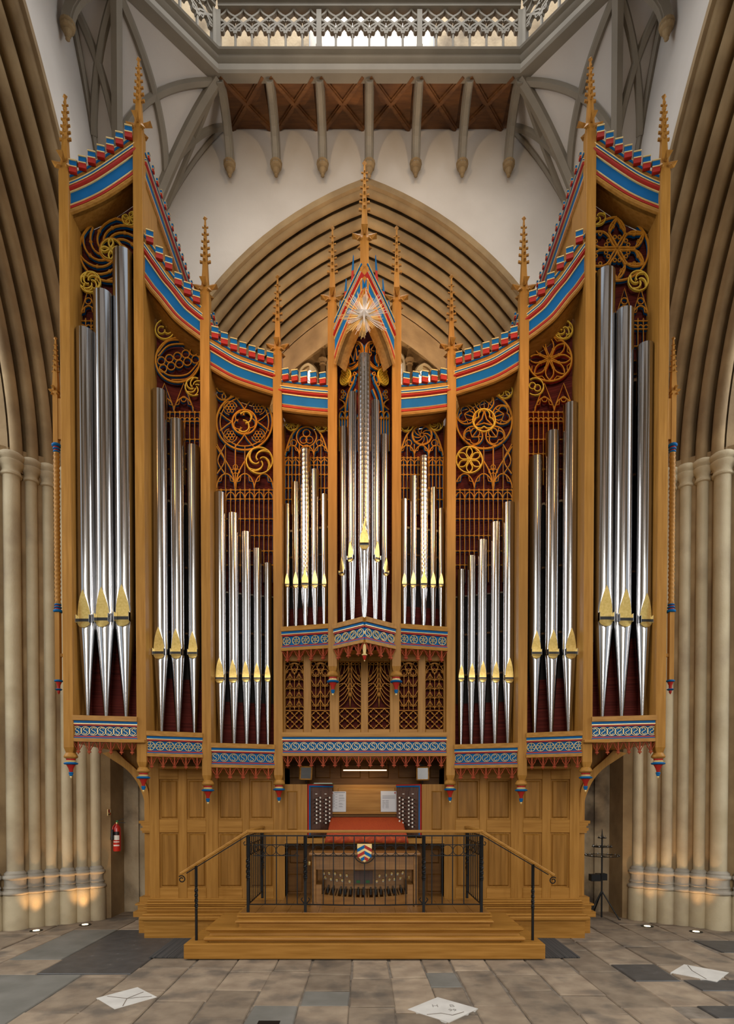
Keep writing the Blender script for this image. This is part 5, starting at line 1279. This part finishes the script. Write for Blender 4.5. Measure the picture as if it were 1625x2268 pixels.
for i in range(nb):                         # deck boards
    a = -1.29 + 2.58 * i / nb
    MB().cbox(a + 0.0015, a + 2.58 / nb - 0.0015, 6.07, 6.845, 0.449, 0.456, 0.001).build('deck_board', M['boards'], plat)
for i in range(12):
    a = -0.95 + 1.90 * i / 12
    MB().cbox(a + 0.0015, a + 1.90 / 12 - 0.0015, 6.845, 7.45, 0.40, 0.456, 0.001).build('deck_board', M['boards'], plat)
ZD = 0.456
# ---- console niche
con = empty('organ_console', (0, 7.2, ZD), 'oak organ console with angled stop jambs, music desk and knee panel', 'console')
YB = 7.52
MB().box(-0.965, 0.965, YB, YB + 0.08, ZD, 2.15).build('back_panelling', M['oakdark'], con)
for a, b in ((636, 667), (697, 732), (753, 799), (815, 861), (881, 922), (951, 978)):
    MB().cbox(P(a, 1700, YB).x, P(b, 1700, YB).x, YB - 0.014, YB + 0.01, zat(807, 1724, YB), zat(807, 1692, YB), 0.016).build('panel', M['oakdark'], con)
for s in (-1, 1):
    MB().box(min(s * 0.955, s * 0.985), max(s * 0.955, s * 0.985), 7.04, 7.55, ZD, 2.1).build('niche_side', M['oak'], con)
    # fixed jamb panel beside the stops
    x0, x1, x2 = -0.955, P(659, 1800, 7.02).x, P(680, 1800, 7.02).x
    jb = MB().box(x0, x2, 7.02, 7.12, zat(807, 1868, 7.02), zat(807, 1737, 7.02)).build('jamb_panel', M['oak'], con, flip=s > 0)
    MB().cbox(P(635, 1800, 7.02).x + 0.004, x1, 7.006, 7.03, zat(807, 1838, 7.02), zat(807, 1752, 7.02), 0.014).build('panel', M['oakp'], jb, flip=s > 0)
    MB().box(x0, x2, 7.00, 7.12, zat(807, 1868, 7.02), zat(807, 1858, 7.02)).build('sill_moulding', M['oakh'], jb, flip=s > 0)
    # angled stop jamb
    pj = Pl(x2, 7.03, P(736, 1800, 7.26).x, 7.26)
    if s > 0: pj = Pl(-P(736, 1800, 7.26).x, 7.26, -x2, 7.03)
    zb, zt = zat(807, 1852, 7.1), zat(807, 1737, 7.1)
    sj = MB().sweepband(pj, [(0, zb), (pj.L, zb)], 0, zt - zb, -0.10, 0.0).build('stop_jamb', M['rose'], con, fix=True)
    for e, w_, m in ((0.0, 0.016, 'red'), (0.016, 0.018, 'blue')):
        o0 = pj.L - e - w_ if s > 0 else e
        MB().sweepband(pj, [(o0, zb), (o0 + w_, zb)], 0, zt - zb - e, 0.0, 0.016).build('painted_border', M[m], sj, fix=True)
        MB().sweepband(pj, [(0 if s > 0 else e, zt - e - w_), (pj.L - (e if s > 0 else 0), zt - e - w_)], 0, w_, 0.0, 0.014).build('painted_border', M[m], sj, fix=True)
    colx = [((1155, 1187), (1243, 1277)), ((322, 357), (410, 445))][0 if s > 0 else 1]
    kb = None
    for ci, (ca, cb) in enumerate(colx):
        mid = ((ca + cb) / 2) / 4.276 + 620
        sa, z0 = pj.hit(mid - 10, 1836); sb, z1 = pj.hit(mid + 10, 1752)
        MB().sweepband(pj, [(sa, z0), (sb, z0)], 0, z1 - z0, 0.0, 0.006).build('stop_panel', M['rose'], sj, fix=True)
        sm, zm_ = pj.hit(mid, 1758.5); MB().sweepband(pj, [(sm - 0.014, zm_ - 0.005), (sm + 0.014, zm_ - 0.005)], 0, 0.01, 0.006, 0.008).build('name_plate', M['white'], sj, fix=True)
        n_k = 8 if s > 0 else 7
        for half, cxx in ((0, ca), (1, cb)):
            for k in range(n_k):
                yy = (457 + 36.5 * k + (0 if half == (1 if s < 0 else 0) else 18)) / 4.276 + 1660
                a, z_ = pj.hit(cxx / 4.276 + 620, yy); p0 = pj.w(a, z_, 0.005); nrm = pj.n
                kn = MB().tube([p0, p0 + nrm * 0.028, p0 + nrm * 0.034, p0 + nrm * 0.048], [0.006, 0.006, 0.012, 0.0125], 10).build('stop_knob', M['black'], sj, smooth=40)
                MB().tube([p0 + nrm * 0.048, p0 + nrm * 0.051, p0 + nrm * 0.052], [0.0122, 0.0115, 0.006], 10).build('knob_face', M['ivory'], sj, smooth=40)
# music desk, ledge, key cheeks
yd = 7.40
MB().box(P(738, 1770, yd).x, P(882, 1770, yd).x, yd, yd + 0.05, zat(807, 1800, yd), zat(807, 1738, yd)).build('desk_back', M['oakh'], con)
MB().cbox(P(748, 1770, yd).x, P(874, 1770, yd).x, yd - 0.006, yd + 0.02, zat(807, 1795, yd), zat(807, 1745, yd), 0.006).build('desk_panel', M['oakh'], con)
MB().box(P(735, 1800, 7.30).x, P(884, 1800, 7.30).x, 7.29, yd + 0.02, zat(807, 1803, 7.30), zat(807, 1799, 7.30)).build('music_ledge', M['oakh'], con, bevel=0.003)
MB().box(P(735, 1800, 7.30).x, P(884, 1800, 7.30).x, 7.33, yd + 0.02, zat(807, 1815, 7.33), zat(807, 1803, 7.33)).build('name_board', M['oakdark'], con)
MB().box(-0.69, 0.72, 6.98, 7.40, zat(807, 1869, 6.98), zat(807, 1857, 6.98)).build('key_table', M['oakh'], con, bevel=0.006)
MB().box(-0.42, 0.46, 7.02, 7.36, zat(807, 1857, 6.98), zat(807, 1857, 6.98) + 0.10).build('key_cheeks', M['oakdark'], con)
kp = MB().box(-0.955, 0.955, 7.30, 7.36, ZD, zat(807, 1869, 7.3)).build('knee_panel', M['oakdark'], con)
for a, b, c, d in ((642, 676, 1880, 1912), (636, 670, 1935, 1975), (938, 972, 1880, 1912), (944, 978, 1935, 1975), (700, 745, 1878, 1890), (760, 800, 1878, 1890), (812, 855, 1878, 1890), (865, 910, 1878, 1890)):
    MB().cbox(P(a, c, 7.3).x, P(b, c, 7.3).x, 7.285, 7.31, zat(807, d, 7.3), zat(807, c, 7.3), 0.014).build('panel', M['oakdark'], kp)
# toe pistons on the board above the pedals
yt = 6.98
tb = MB().box(-0.58, 0.60, yt, yt + 0.05, zat(807, 1960, yt), zat(807, 1926, yt)).build('toe_board', M['bench'], con)
MB().box(P(785, 1940, yt).x, P(825, 1940, yt).x, yt - 0.02, yt, zat(807, 1957, yt), zat(807, 1928, yt)).build('swell_shoe', M['rose'], tb)
for q in (793, 814):
    MB().box(P(q - 4, 1950, yt).x, P(q + 4, 1950, yt).x, yt - 0.03, yt - 0.02, zat(807, 1955, yt), zat(807, 1949, yt)).build('swell_marker', M['green'], tb)
for px, py in [(717, 1931), (729, 1931), (742, 1932), (754, 1935), (768, 1936), (721, 1941), (733, 1944), (746, 1946), (758, 1947), (774, 1949),
               (840, 1937), (854, 1935), (867, 1932), (880, 1932), (891, 1930), (905, 1940), (834, 1949), (848, 1947), (862, 1945), (873, 1944), (886, 1942)]:
    p = P(px, py, yt)
    MB().tube([p, p + Vector((0, -0.03, -0.004)), p + Vector((0, -0.034, -0.004)), p + Vector((0, -0.055, -0.006))], [0.008, 0.008, 0.015, 0.013], 10).build('toe_piston', M['brass'], tb, smooth=40)
    MB().box(p.x - 0.009, p.x + 0.009, yt - 0.004, yt, p.z - 0.034, p.z - 0.022).build('piston_label', M['white'], tb)
# pedalboard
ped = empty('pedalboard', (0, 6.6, ZD), 'concave pedalboard with wooden keys and bowed front board under the bench', 'pedalboard')
def bow(x): return 6.34 + 0.05 * (x / 0.47) ** 2
zp0, zp1 = ZD, ZD + 0.105
mb = MB(); n = 20
rows = [[(x, bow(x), zp0 + 0.0), (x, bow(x) - 0.004, zp1 + 0.03 * (x / 0.47) ** 2), (x, bow(x) + 0.035, zp1 + 0.03 * (x / 0.47) ** 2), (x, bow(x) + 0.035, zp0)] for x in [-0.47 + 0.94 * k / n for k in range(n + 1)]]
mb.grid(rows, closed_u=True); mb.build('front_board', M['bench'], ped, fix=True)
for s in (-1, 1): MB().box(min(s * 0.47, s * 0.53), max(s * 0.47, s * 0.53), 6.40, 6.96, ZD, ZD + 0.24).build('side_cheek', M['bench'], ped)
for k in range(32):
    x = -0.45 + 0.9 * k / 31.0; sharp = (k % 12) in (1, 3, 6, 8, 10); zz = zp1 + 0.0 + 0.03 * (x / 0.47) ** 2
    MB().box(x - 0.009, x + 0.009, 6.40 if not sharp else 6.70, 6.95, zz - 0.03, zz + (0.03 if sharp else 0.0)).build('pedal_key', M['black'] if sharp else M['bench'], ped)
MB().box(-0.52, 0.52, 6.93, 6.965, zat(807, 1968, 6.95), zat(807, 1960, 6.95)).build('back_rail', M['bench'], ped)
# bench straddling the pedals
bn = empty('organ_bench', (0.0, 6.55, ZD), 'oak organ bench with flat seat, panelled ends and deep front rail', 'bench')
zsn = zat(807, 1890, 6.38); xa, xb = P(690, 1900, 6.40).x, P(925, 1900, 6.40).x
MB().cbox(xa - 0.03, xb + 0.03, 6.38, 6.72, zsn - 0.03, zsn, 0.008).build('seat', M['bench'], bn)
for x, s in ((xa, 1), (xb, -1)):
    MB().box(min(x, x + s * 0.045), max(x, x + s * 0.045), 6.40, 6.70, ZD, zsn - 0.03).build('end_panel', M['bench'], bn, bevel=0.004)
    MB().box(min(x - 0.012, x + s * 0.045 + 0.012), max(x - 0.012, x + s * 0.045 + 0.012), 6.38, 6.72, ZD, ZD + 0.05).build('foot_block', M['bench'], bn)
MB().box(xa + 0.045, xb - 0.045, 6.42, 6.45, zat(807, 1926, 6.42), zsn - 0.03).build('front_rail', M['bench'], bn)
MB().lathe((xa - 0.03, 6.5, zat(807, 1912, 6.5) - 0.03), [(0.006, 0), (0.02, 0.01), (0.022, 0.03), (0.02, 0.05), (0.006, 0.06)], 10).build('height_crank', M['brass'], bn, smooth=40)
# red brocade cover over the keys
cl = MB(); prof = [(7.32, zat(807, 1809, 7.32)), (7.26, zat(807, 1809, 7.32) - 0.01), (7.15, 1.345), (7.02, 1.262), (6.975, 1.235), (6.96, 1.20), (6.955, 1.15), (6.955, zat(807, 1867, 6.955))]
rows = []
for k in range(41):
    f = k / 40.0; w0, w1 = P(735, 1810, 7.3).x, P(888, 1810, 7.3).x
    rows.append([(w0 + (w1 - w0) * f + (f - 0.5) * 0.02 * j, y - 0.004 * math.sin(f * 37 + j), z + (0.004 * math.sin(f * 23) if j == 7 else 0)) for j, (y, z) in enumerate(prof)])
cl.grid(rows); clo = cl.build('key_cover', M['brocade'], smooth=60)
sm_ = clo.modifiers.new('cloth_thickness', 'SOLIDIFY'); sm_.thickness = 0.004
props(clo, 'red and orange brocade cloth draped over the organ keyboards', 'cloth')
# two notices on the music desk
for px0, px1, py0, py1, nm in ((731, 766, 1753, 1798, 'leaning beside the dark stop jamb'), (843, 878, 1752, 1798, 'with a crest in its right corner')):
    y0 = 7.36; a, b = P(px0, 1775, y0).x, P(px1, 1775, y0).x; z0, z1 = zat(807, py1, 7.34), zat(807, py0, 7.39)
    sh = empty('notice_sheet', ((a + b) / 2, 7.36, z0), 'printed white notice sheet on the music desk, ' + nm, 'paper', 'notices on the music desk')
    f = lambda u, v, o=0.0: (a + (b - a) * u, 7.335 + 0.05 * v - o, z0 + (z1 - z0) * v)
    mb = MB(); mb.add([f(0, 0), f(1, 0), f(1, 1), f(0, 1), f(0, 0, -0.002), f(1, 0, -0.002), f(1, 1, -0.002), f(0, 1, -0.002)], [(0, 1, 2, 3), (7, 6, 5, 4), (0, 4, 5, 1), (1, 5, 6, 2), (2, 6, 7, 3), (3, 7, 4, 0)])
    mb.build('sheet', M['paper'], sh)
    tx = MB(); rgp = random.Random(px0)
    left = px0 < 800
    for r in range(16):
        v = 0.86 - r * 0.045
        if left: segs = [(0.08, 0.3), (0.55, 0.62 + rgp.random() * 0.3)] if r % 3 else [(0.08, 0.25), (0.32, 0.45)]
        else: segs = [(0.1, 0.9)] if r < 6 and r > 1 else ([(0.1, 0.1 + rgp.random() * 0.25), (0.3, 0.5)] if r > 6 else [])
        for u0, u1 in segs: tx.add([f(u0, v, 0.001), f(u1, v, 0.001), f(u1, v + 0.012, 0.001), f(u0, v + 0.012, 0.001)], [(0, 1, 2, 3)])
    if left: tx.add([f(0.25, 0.93, 0.001), f(0.95, 0.93, 0.001), f(0.95, 0.955, 0.001), f(0.25, 0.955, 0.001)], [(0, 1, 2, 3)])
    tx.build('printed_text', M['ink'], sh)
    u = 0.08 if left else 0.86
    MB().add([f(u, 0.95, .0012), f(u, 0.89, .0012), f(u + 0.04, 0.86, .0012), f(u + 0.09, 0.89, .0012), f(u + 0.09, 0.95, .0012)], [(0, 1, 2, 3, 4)]).build('printed_crest', M['red'], sh)
# open book on top of the stop jamb
bk = empty('open_book', (P(718, 1735, 7.2).x, 7.2, zat(807, 1737, 7.1)), 'thin open book lying on top of the dark stop jamb', 'book')
zz = zat(807, 1737, 7.1)
MB().box(P(694, 1735, 7.2).x, P(738, 1735, 7.2).x, 7.1, 7.28, zz + 0.001, zz + 0.007).build('cover', M['green'], bk)
MB().box(P(696, 1735, 7.2).x, P(736, 1735, 7.2).x, 7.105, 7.275, zz + 0.007, zz + 0.017).build('pages', M['white'], bk, bevel=0.004)
# mirrors on stems above the console
for px, py, rz_, nm in ((677, 1712, 0.35, 'turned towards the crossing'), (936, 1713, -0.15, 'beside the small black camera')):
    y = 7.05; c = P(px, py, y); hw_, hh = 14 * y / F, 15 * y / F
    mi = empty('organist_mirror', (c.x, y, c.z - hh), 'oak framed square mirror above the console, ' + nm, 'mirror', 'mirrors above the console')
    R_ = Matrix.Rotation(rz_, 4, 'Z') @ Matrix.Rotation(0.18, 4, 'X')
    def put(mb, name, m):
        mb.v = [tuple(c + (R_ @ Vector(v))) for v in mb.v]; mb.build(name, M[m], mi)
    fr = MB().box(-hw_, hw_, 0.0, 0.03, -hh, hh); put(fr, 'backing', 'oak')
    t = 0.014
    for a in ((-hw_, hw_, -0.012, 0.0, hh - t, hh), (-hw_, hw_, -0.012, 0.0, -hh, -hh + t), (-hw_, -hw_ + t, -0.012, 0, -hh, hh), (hw_ - t, hw_, -0.012, 0, -hh, hh)):
        put(MB().box(*a), 'frame_bar', 'oakh')
    put(MB().box(-hw_ + t, hw_ - t, -0.003, 0.0, -hh + t, hh - t), 'glass', 'mirror')
    MB().tube([(c.x, y + 0.03, c.z - hh * 0.5), (c.x, y + 0.04, zat(807, 1738, 7.1))], 0.006, 8).build('stem', M['iron'], mi, smooth=40)
# music lamp: slim lit tube on two arms
yl_ = 7.25; a, b = P(760, 1706, yl_), P(856, 1706, yl_)
lm = empty('music_lamp', ((a.x + b.x) / 2, yl_, a.z), 'slim lit brass tube lamp hanging over the music desk', 'lamp')
MB().tube([a, b], 0.007, 10).build('tube', M['striplight'], lm, smooth=40)
for p in (a, b): MB().tube([p, p + Vector((0, 0.05, 0.12)), p + Vector((0, 0.27, 0.125))], 0.004, 6).build('arm', M['brass'], lm, smooth=40)
area('music_lamp_light', ((a.x + b.x) / 2, yl_ - 0.0, a.z - 0.02), ((a.x + b.x) / 2, 7.42, 1.5), 0.5, 0.03, 0.5, (1.0, 0.72, 0.4))
cm = P(930, 1697, 7.0); ca = empty('camera_unit', (cm.x, 7.0, cm.z - 0.02), 'small black camera unit with cable above the framed mirror', 'camera')
MB().tube([cm + Vector((-0.03, 0, 0)), cm + Vector((0.0, 0, 0.02)), cm + Vector((0.04, 0.02, 0.01))], [0.012, 0.02, 0.012], 8).build('body', M['black'], ca, smooth=40)
MB().tube([cm + Vector((-0.03, 0, 0)), cm + Vector((-0.045, -0.01, -0.01))], 0.006, 6).build('lens', M['rust'], ca)
MB().tube([cm + Vector((0.03, 0.02, 0.0)), cm + Vector((0.02, 0.3, 0.06)), cm + Vector((0.02, 0.5, 0.06))], 0.005, 6).build('bracket', M['iron'], ca)
# ------------------------------------------------ railing
YR = 6.09
rail = empty('iron_railing', (0, YR, ZD), 'black wrought-iron railing with oak handrail, ring frieze and painted shield', 'railing')
def rz_(py): return zat(807, py, YR)
ztop, zr1, zr2, zbot, zh = rz_(1851), rz_(1871), rz_(1895), rz_(2003), rz_(1844)
def X_(px): return P(px, 1920, YR).x
def twist(c, z0, z1, r=0.014, turns=2.2, flip=False):
    rows = []
    for k in range(41):
        t = k / 40.0; z = z0 + (z1 - z0) * t; tw = 0.0
        f = min(max((t - 0.42) / 0.30, 0), 1); tw = f * turns * PI
        rr = r * (1.15 if 0 < f < 1 else 1.0)
        rows.append([(c[0] + rr * 1.35 * math.cos(PI / 4 + tw + PI / 2 * q), c[1] + rr * 1.35 * math.sin(PI / 4 + tw + PI / 2 * q), z) for q in range(4)])
    mb = MB(); mb.grid(rows, closed_u=True); mb.f += [(3, 2, 1, 0), (160, 161, 162, 163)]; return mb
for px in (549, 676, 938, 1066): twist((X_(px), YR), ZD, ztop).build('rail_post', M['iron'], rail)
xl, xr = X_(549), X_(1066)
def hbar(nm, a, b, w_=0.012): MB().bar(a, b, w_, w_).build(nm, M['iron'], rail)
hbar('top_bar', (xl, YR, ztop), (xr, YR, ztop), 0.014)
def bowy(x, k=1.0):
    a, b = X_(676), X_(938)
    if x <= a or x >= b: return YR
    return YR - 0.05 * math.sin(PI * (x - a) / (b - a))
for a, b in ((560, 662), (952, 1054)):
    hbar('ring_bar', (X_(a), YR, zr1), (X_(b), YR, zr1), 0.009); hbar('ring_bar', (X_(a), YR, zr2), (X_(b), YR, zr2), 0.009)
for za in (zr1, zr2):
    xs = [X_(692) + (X_(922) - X_(692)) * k / 16 for k in range(17)]; MB().tube([(x, bowy(x), za) for x in xs], 0.005, 6).build('ring_bar', M['iron'], rail, smooth=50)
xs = [xl + (xr - xl) * k / 40 for k in range(41)]
MB().tube([(x, bowy(x), zbot) for x in xs], 0.007, 6).build('bottom_bar', M['iron'], rail, smooth=50)
bals = [587, 612, 635, 658] + [693 + 22.8 * k for k in range(11)] + [956, 979, 1002, 1027]
for px in bals:
    x = X_(px)
    if abs(px - 807) < 3:
        hbar('baluster', (x, bowy(x), zbot), (x, bowy(x), rz_(1910)), 0.010); hbar('baluster', (x, bowy(x), rz_(1866)), (x, bowy(x), ztop), 0.010)
    else: hbar('baluster', (x, bowy(x), zbot), (x, bowy(x), ztop), 0.010)
def rng(cx, cz, r, y, nm='ring', t=0.0035):
    MB().tube([(cx + r * math.cos(2 * PI * k / 20), y, cz + r * math.sin(2 * PI * k / 20)) for k in range(20)], t, 6, closed=True).build(nm, M['iron'], rail, smooth=50)
rr = (zr1 - zr2) / 2 - 0.003
for px in (576, 599.5, 623.5, 646.5, 967.5, 990.5, 1014.5, 1038): rng(X_(px), (zr1 + zr2) / 2, rr, YR)
for k in range(10):
    px = 704.4 + 22.8 * k
    if abs(px - 807) > 20: rng(X_(px), (zr1 + zr2) / 2, rr, bowy(X_(px)))
cs = P(807, 1888, YR); ysd = YR - 0.055
rng(X_(807), rz_(1888), 0.108, ysd + 0.005, 'shield_ring', 0.005)
# painted shield with counter-coloured chevrons
sx_, u = X_(807), YR / F
def shp(pts, dy): return [(sx_ + a * u, ysd - dy, rz_(1888) - b * u) for a, b in pts]
outl = [(-16, -20), (16, -20), (16, -2), (13, 9), (7, 16), (0, 20), (-7, 16), (-13, 9), (-16, -2)]
shd = MB().poly(shp(outl, 0), (0, -0.006, 0)).build('shield', M['gold'], rail, fix=True)
for i, (y0, wl_) in enumerate(((-18, 16), (-5, 15.2), (7, 9))):
    for s in (-1, 1):
        h = 7.5; dx = wl_; dy = dx * 0.55
        col_ = ('blue' if s < 0 else 'red') if i % 2 == 0 else ('red' if s < 0 else 'blue')
        MB().poly(shp([(0, y0), (s * dx, y0 + dy), (s * (dx if i < 2 else dx - 3), y0 + dy + h - (0 if i < 2 else 1)), (0, y0 + h)], 0.006), (0, -0.002, 0)).build('chevron', M[col_], shd, fix=True)
# handrail: level front, sloping ends with scrolls
hr = MB(); hp = [(P(400, 1938, YR).x, rz_(1938)), (xl, zh), (xr, zh), (-P(400, 1938, YR).x + 0.06, rz_(1941))]
for a, b in zip(hp, hp[1:]):
    MB().bar((a[0], YR, a[1] + 0.012), (b[0], YR, b[1] + 0.012), 0.05, 0.028).build('handrail', M['oakh'], rail, bevel=0.006)
for s in (-1, 1):
    e = hp[0] if s < 0 else hp[3]; st = xl if s < 0 else xr
    MB().bar((e[0] - s * 0.06, YR, e[1] - 0.012 + 0.03), (st, YR, ztop + 0.005), 0.014, 0.010).build('sloping_bar', M['iron'], rail)
    c0 = Vector((e[0] - s * 0.01, YR, e[1] - 0.045)); pts = []
    for k in range(22):
        t = k / 21.0; an = PI * 0.75 - t * 2.6 * PI; r_ = 0.04 * (1 - 0.68 * t); pts.append((c0.x + s * -1 * r_ * math.cos(an) * 1.0, YR, c0.z + r_ * math.sin(an)))
    MB().tube(pts, 0.006, 6).build('scroll', M['iron'], rail, smooth=50)
    xp = P(435, 2086, YR).x * (-1 if s > 0 else 1); zt_p = e[1] + (ztop - e[1]) * abs((xp - e[0]) / (st - e[0])) + 0.0
    twist((xp, YR), 0.162, zt_p, 0.012).build('rail_post', M['iron'], rail)
    for q in (-1, 1):                         # small scrolls beside the corner post heads
        MB().tube([(st + q * 0.01, YR, ztop - 0.09), (st + q * 0.035, YR, ztop - 0.10), (st + q * 0.045, YR, ztop - 0.075), (st + q * 0.03, YR, ztop - 0.06)], 0.005, 6).build('scroll', M['iron'], rail, smooth=50)
    # gate panel returning to the case
    for za in (ztop, zr1, zr2, zbot): hbar('gate_bar', (st, YR, za), (st, 6.95, za), 0.011)
    for k in range(1, 8): hbar('gate_baluster', (st, YR + 0.105 * k, zbot), (st, YR + 0.105 * k, ztop), 0.009)
    twist((st, 6.94), ZD - 0.0, ztop + 0.01).build('gate_post', M['iron'], rail)
    for k in range(4):
        cy = YR + 0.11 + 0.22 * k; MB().tube([(st, cy + rr * math.cos(2 * PI * j / 16), (zr1 + zr2) / 2 + rr * math.sin(2 * PI * j / 16)) for j in range(16)], 0.0035, 6, closed=True).build('ring', M['iron'], rail, smooth=50)
    MB().box(st - 0.012, st + 0.012, 6.86, 6.93, rz_(1960), rz_(1930)).build('latch_box', M['iron'], rail)
    MB().bar((st, YR, zh + 0.012), (st, 7.0, zh + 0.012), 0.045, 0.028).build('handrail', M['oakh'], rail, bevel=0.006)
for px in (676, 938):
    for q in (-1, 1):
        x = X_(px); MB().tube([(x + q * 0.008, YR, zbot + 0.0), (x + q * 0.03, YR, zbot + 0.03), (x + q * 0.045, YR, zbot + 0.05), (x + q * 0.03, YR, zbot + 0.07)], 0.006, 6).build('scroll', M['iron'], rail, smooth=50)
        MB().tube([(x + q * 0.008, YR, ztop - 0.09), (x + q * 0.03, YR, ztop - 0.105), (x + q * 0.045, YR, ztop - 0.085)], 0.005, 6).build('scroll', M['iron'], rail, smooth=50)
# ================================================================== THINGS BESIDE THE ORGAN
xw_ = X0 - HW + 0.03
fe = empty('fire_extinguisher', (xw_ + 0.07, 8.06, 0.88), 'red fire extinguisher with black horn hung on the stone recess wall', 'extinguisher')
c = Vector((xw_ + 0.07, 8.06, 0)); r = 0.052
zb_, zt_ = zat(257, 1885, 8.06), zat(257, 1827, 8.06)
MB().lathe(c, [(r * 0.9, zb_), (r, zb_ + 0.01), (r, zt_ - 0.05), (r * 0.8, zt_ - 0.02), (r * 0.4, zt_), (r * 0.35, zt_ + 0.015)], 20).build('cylinder', M['extred'], fe, smooth=40)
MB().lathe(c, [(0.022, zt_ + 0.015), (0.022, zt_ + 0.04)], 10).build('valve', M['brass'], fe, smooth=40)
MB().bar(c + Vector((-0.02, 0, zt_ + 0.045)), c + Vector((0.10, -0.02, zt_ + 0.085)), 0.014, 0.008).build('lever', M['black'], fe)
MB().bar(c + Vector((-0.02, 0, zt_ + 0.035)), c + Vector((0.12, -0.02, zt_ + 0.03)), 0.014, 0.008).build('handle', M['black'], fe)
MB().tube([c + Vector((0.01, -0.012, zt_ + 0.05)), c + Vector((0.01, -0.022, zt_ + 0.05))], 0.016, 10).build('gauge', M['green'], fe)
MB().tube([c + Vector((-0.01, -0.01, zt_ + 0.02)), c + Vector((-0.03, -0.05, zt_ - 0.02)), c + Vector((-0.04, -0.06, zt_ - 0.07))], 0.009, 8).build('hose', M['extred'], fe, smooth=50)
MB().tube([c + Vector((-0.04, -0.06, zt_ - 0.06)), c + Vector((-0.042, -0.06, zb_ + 0.16))], [0.016, 0.024], 12).build('horn', M['black'], fe, smooth=40)
def wrap(z0, z1, m, nm):
    rows = [[(c.x + (r + 0.001) * math.cos(a), c.y + (r + 0.001) * math.sin(a), z) for z in (z0, z1)] for a in [-2.2 + 1.6 * k / 8 for k in range(9)]]
    g = MB(); g.grid(rows); g.build(nm, M[m], fe, smooth=60)
h = zt_ - zb_
wrap(zb_ + h * 0.62, zb_ + h * 0.75, 'black', 'band_label'); wrap(zb_ + h * 0.43, zb_ + h * 0.61, 'white', 'instruction_label'); wrap(zb_ + h * 0.34, zb_ + h * 0.38, 'white', 'text_label'); wrap(zb_ + h * 0.2, zb_ + h * 0.25, 'white', 'mark_label')
MB().bar(c + Vector((-0.08, 0, zb_ + 0.3)), c + Vector((-0.03, 0, zb_ + 0.3)), 0.04, 0.02).build('wall_bracket', M['black'], fe)
sg = MB().box(xw_ - 0.005, xw_ + 0.004, 7.93, 8.03, zat(247, 1806, 8.0), zat(247, 1792, 8.0)).build('safety_sign', M['gold'])
props(sg, 'small cream and red safety sign above the fire extinguisher', 'sign')
for a, b, z0, z1, m in ((7.94, 7.985, 0.45, 0.92, 'red'), (7.99, 8.02, 0.55, 0.9, 'white'), (7.94, 7.985, 0.08, 0.25, 'black'), (7.99, 8.02, 0.1, 0.4, 'red')):
    zz0 = zat(247, 1806, 8.0); hh = zat(247, 1792, 8.0) - zz0
    MB().box(xw_ + 0.004, xw_ + 0.005, a, b, zz0 + hh * z0, zz0 + hh * z1).build('printed_block', M[m], sg)
# wrought-iron candle stand
xc, yc = 3.22, 7.95
cs_ = empty('candle_stand', (xc, yc, 0), 'black iron three-tier votive candle stand with money boxes on tripod legs', 'candle stand')
MB().tube([(xc, yc, 0.02), (xc, yc, 1.12), (xc, yc, 1.22)], [0.012, 0.012, 0.003], 8).build('pole', M['iron'], cs_, smooth=40)
for k, a in enumerate((PI * 1.08, -0.5, PI * 0.55)):
    MB().tube([(xc, yc, 0.38), (xc + 0.22 * math.cos(a), yc + 0.22 * math.sin(a), 0.012), (xc + 0.24 * math.cos(a), yc + 0.24 * math.sin(a), 0.012)], 0.009, 8).build('leg', M['iron'], cs_, smooth=40)
for R_, z_, npk in ((0.225, 0.86, 22), (0.13, 0.98, 14), (0.055, 1.10, 8)):
    tier = MB().lathe((xc, yc, z_), [(R_ - 0.02, 0), (R_, -0.004), (R_ + 0.004, 0.004), (R_ - 0.018, 0.006)], 28, caps=False).build('tier_ring', M['iron'], cs_, smooth=40)
    for k in range(npk):
        a = 2 * PI * k / npk; p = Vector((xc + (R_ - 0.01) * math.cos(a), yc + (R_ - 0.01) * math.sin(a), z_ + 0.004))
        MB().tube([p, p + Vector((0, 0, 0.03))], [0.004, 0.0008], 5).build('candle_spike', M['iron'], tier)
        if k % 2: MB().lathe(p, [(0.009, 0.0), (0.009, 0.008), (0.006, 0.011)], 8).build('candle_cup', M['tin'], tier)
    for k in range(3):
        a = k * 2 * PI / 3 + 0.4; MB().bar((xc, yc, z_), (xc + R_ * math.cos(a), yc + R_ * math.sin(a), z_), 0.006).build('spoke', M['iron'], tier)
for dx, dy in ((-0.10, -0.02), (0.02, 0.06)):
    MB().box(xc + dx - 0.07, xc + dx + 0.06, yc + dy - 0.05, yc + dy + 0.05, 0.52, 0.61).build('money_box', M['iron'], cs_, bevel=0.003)
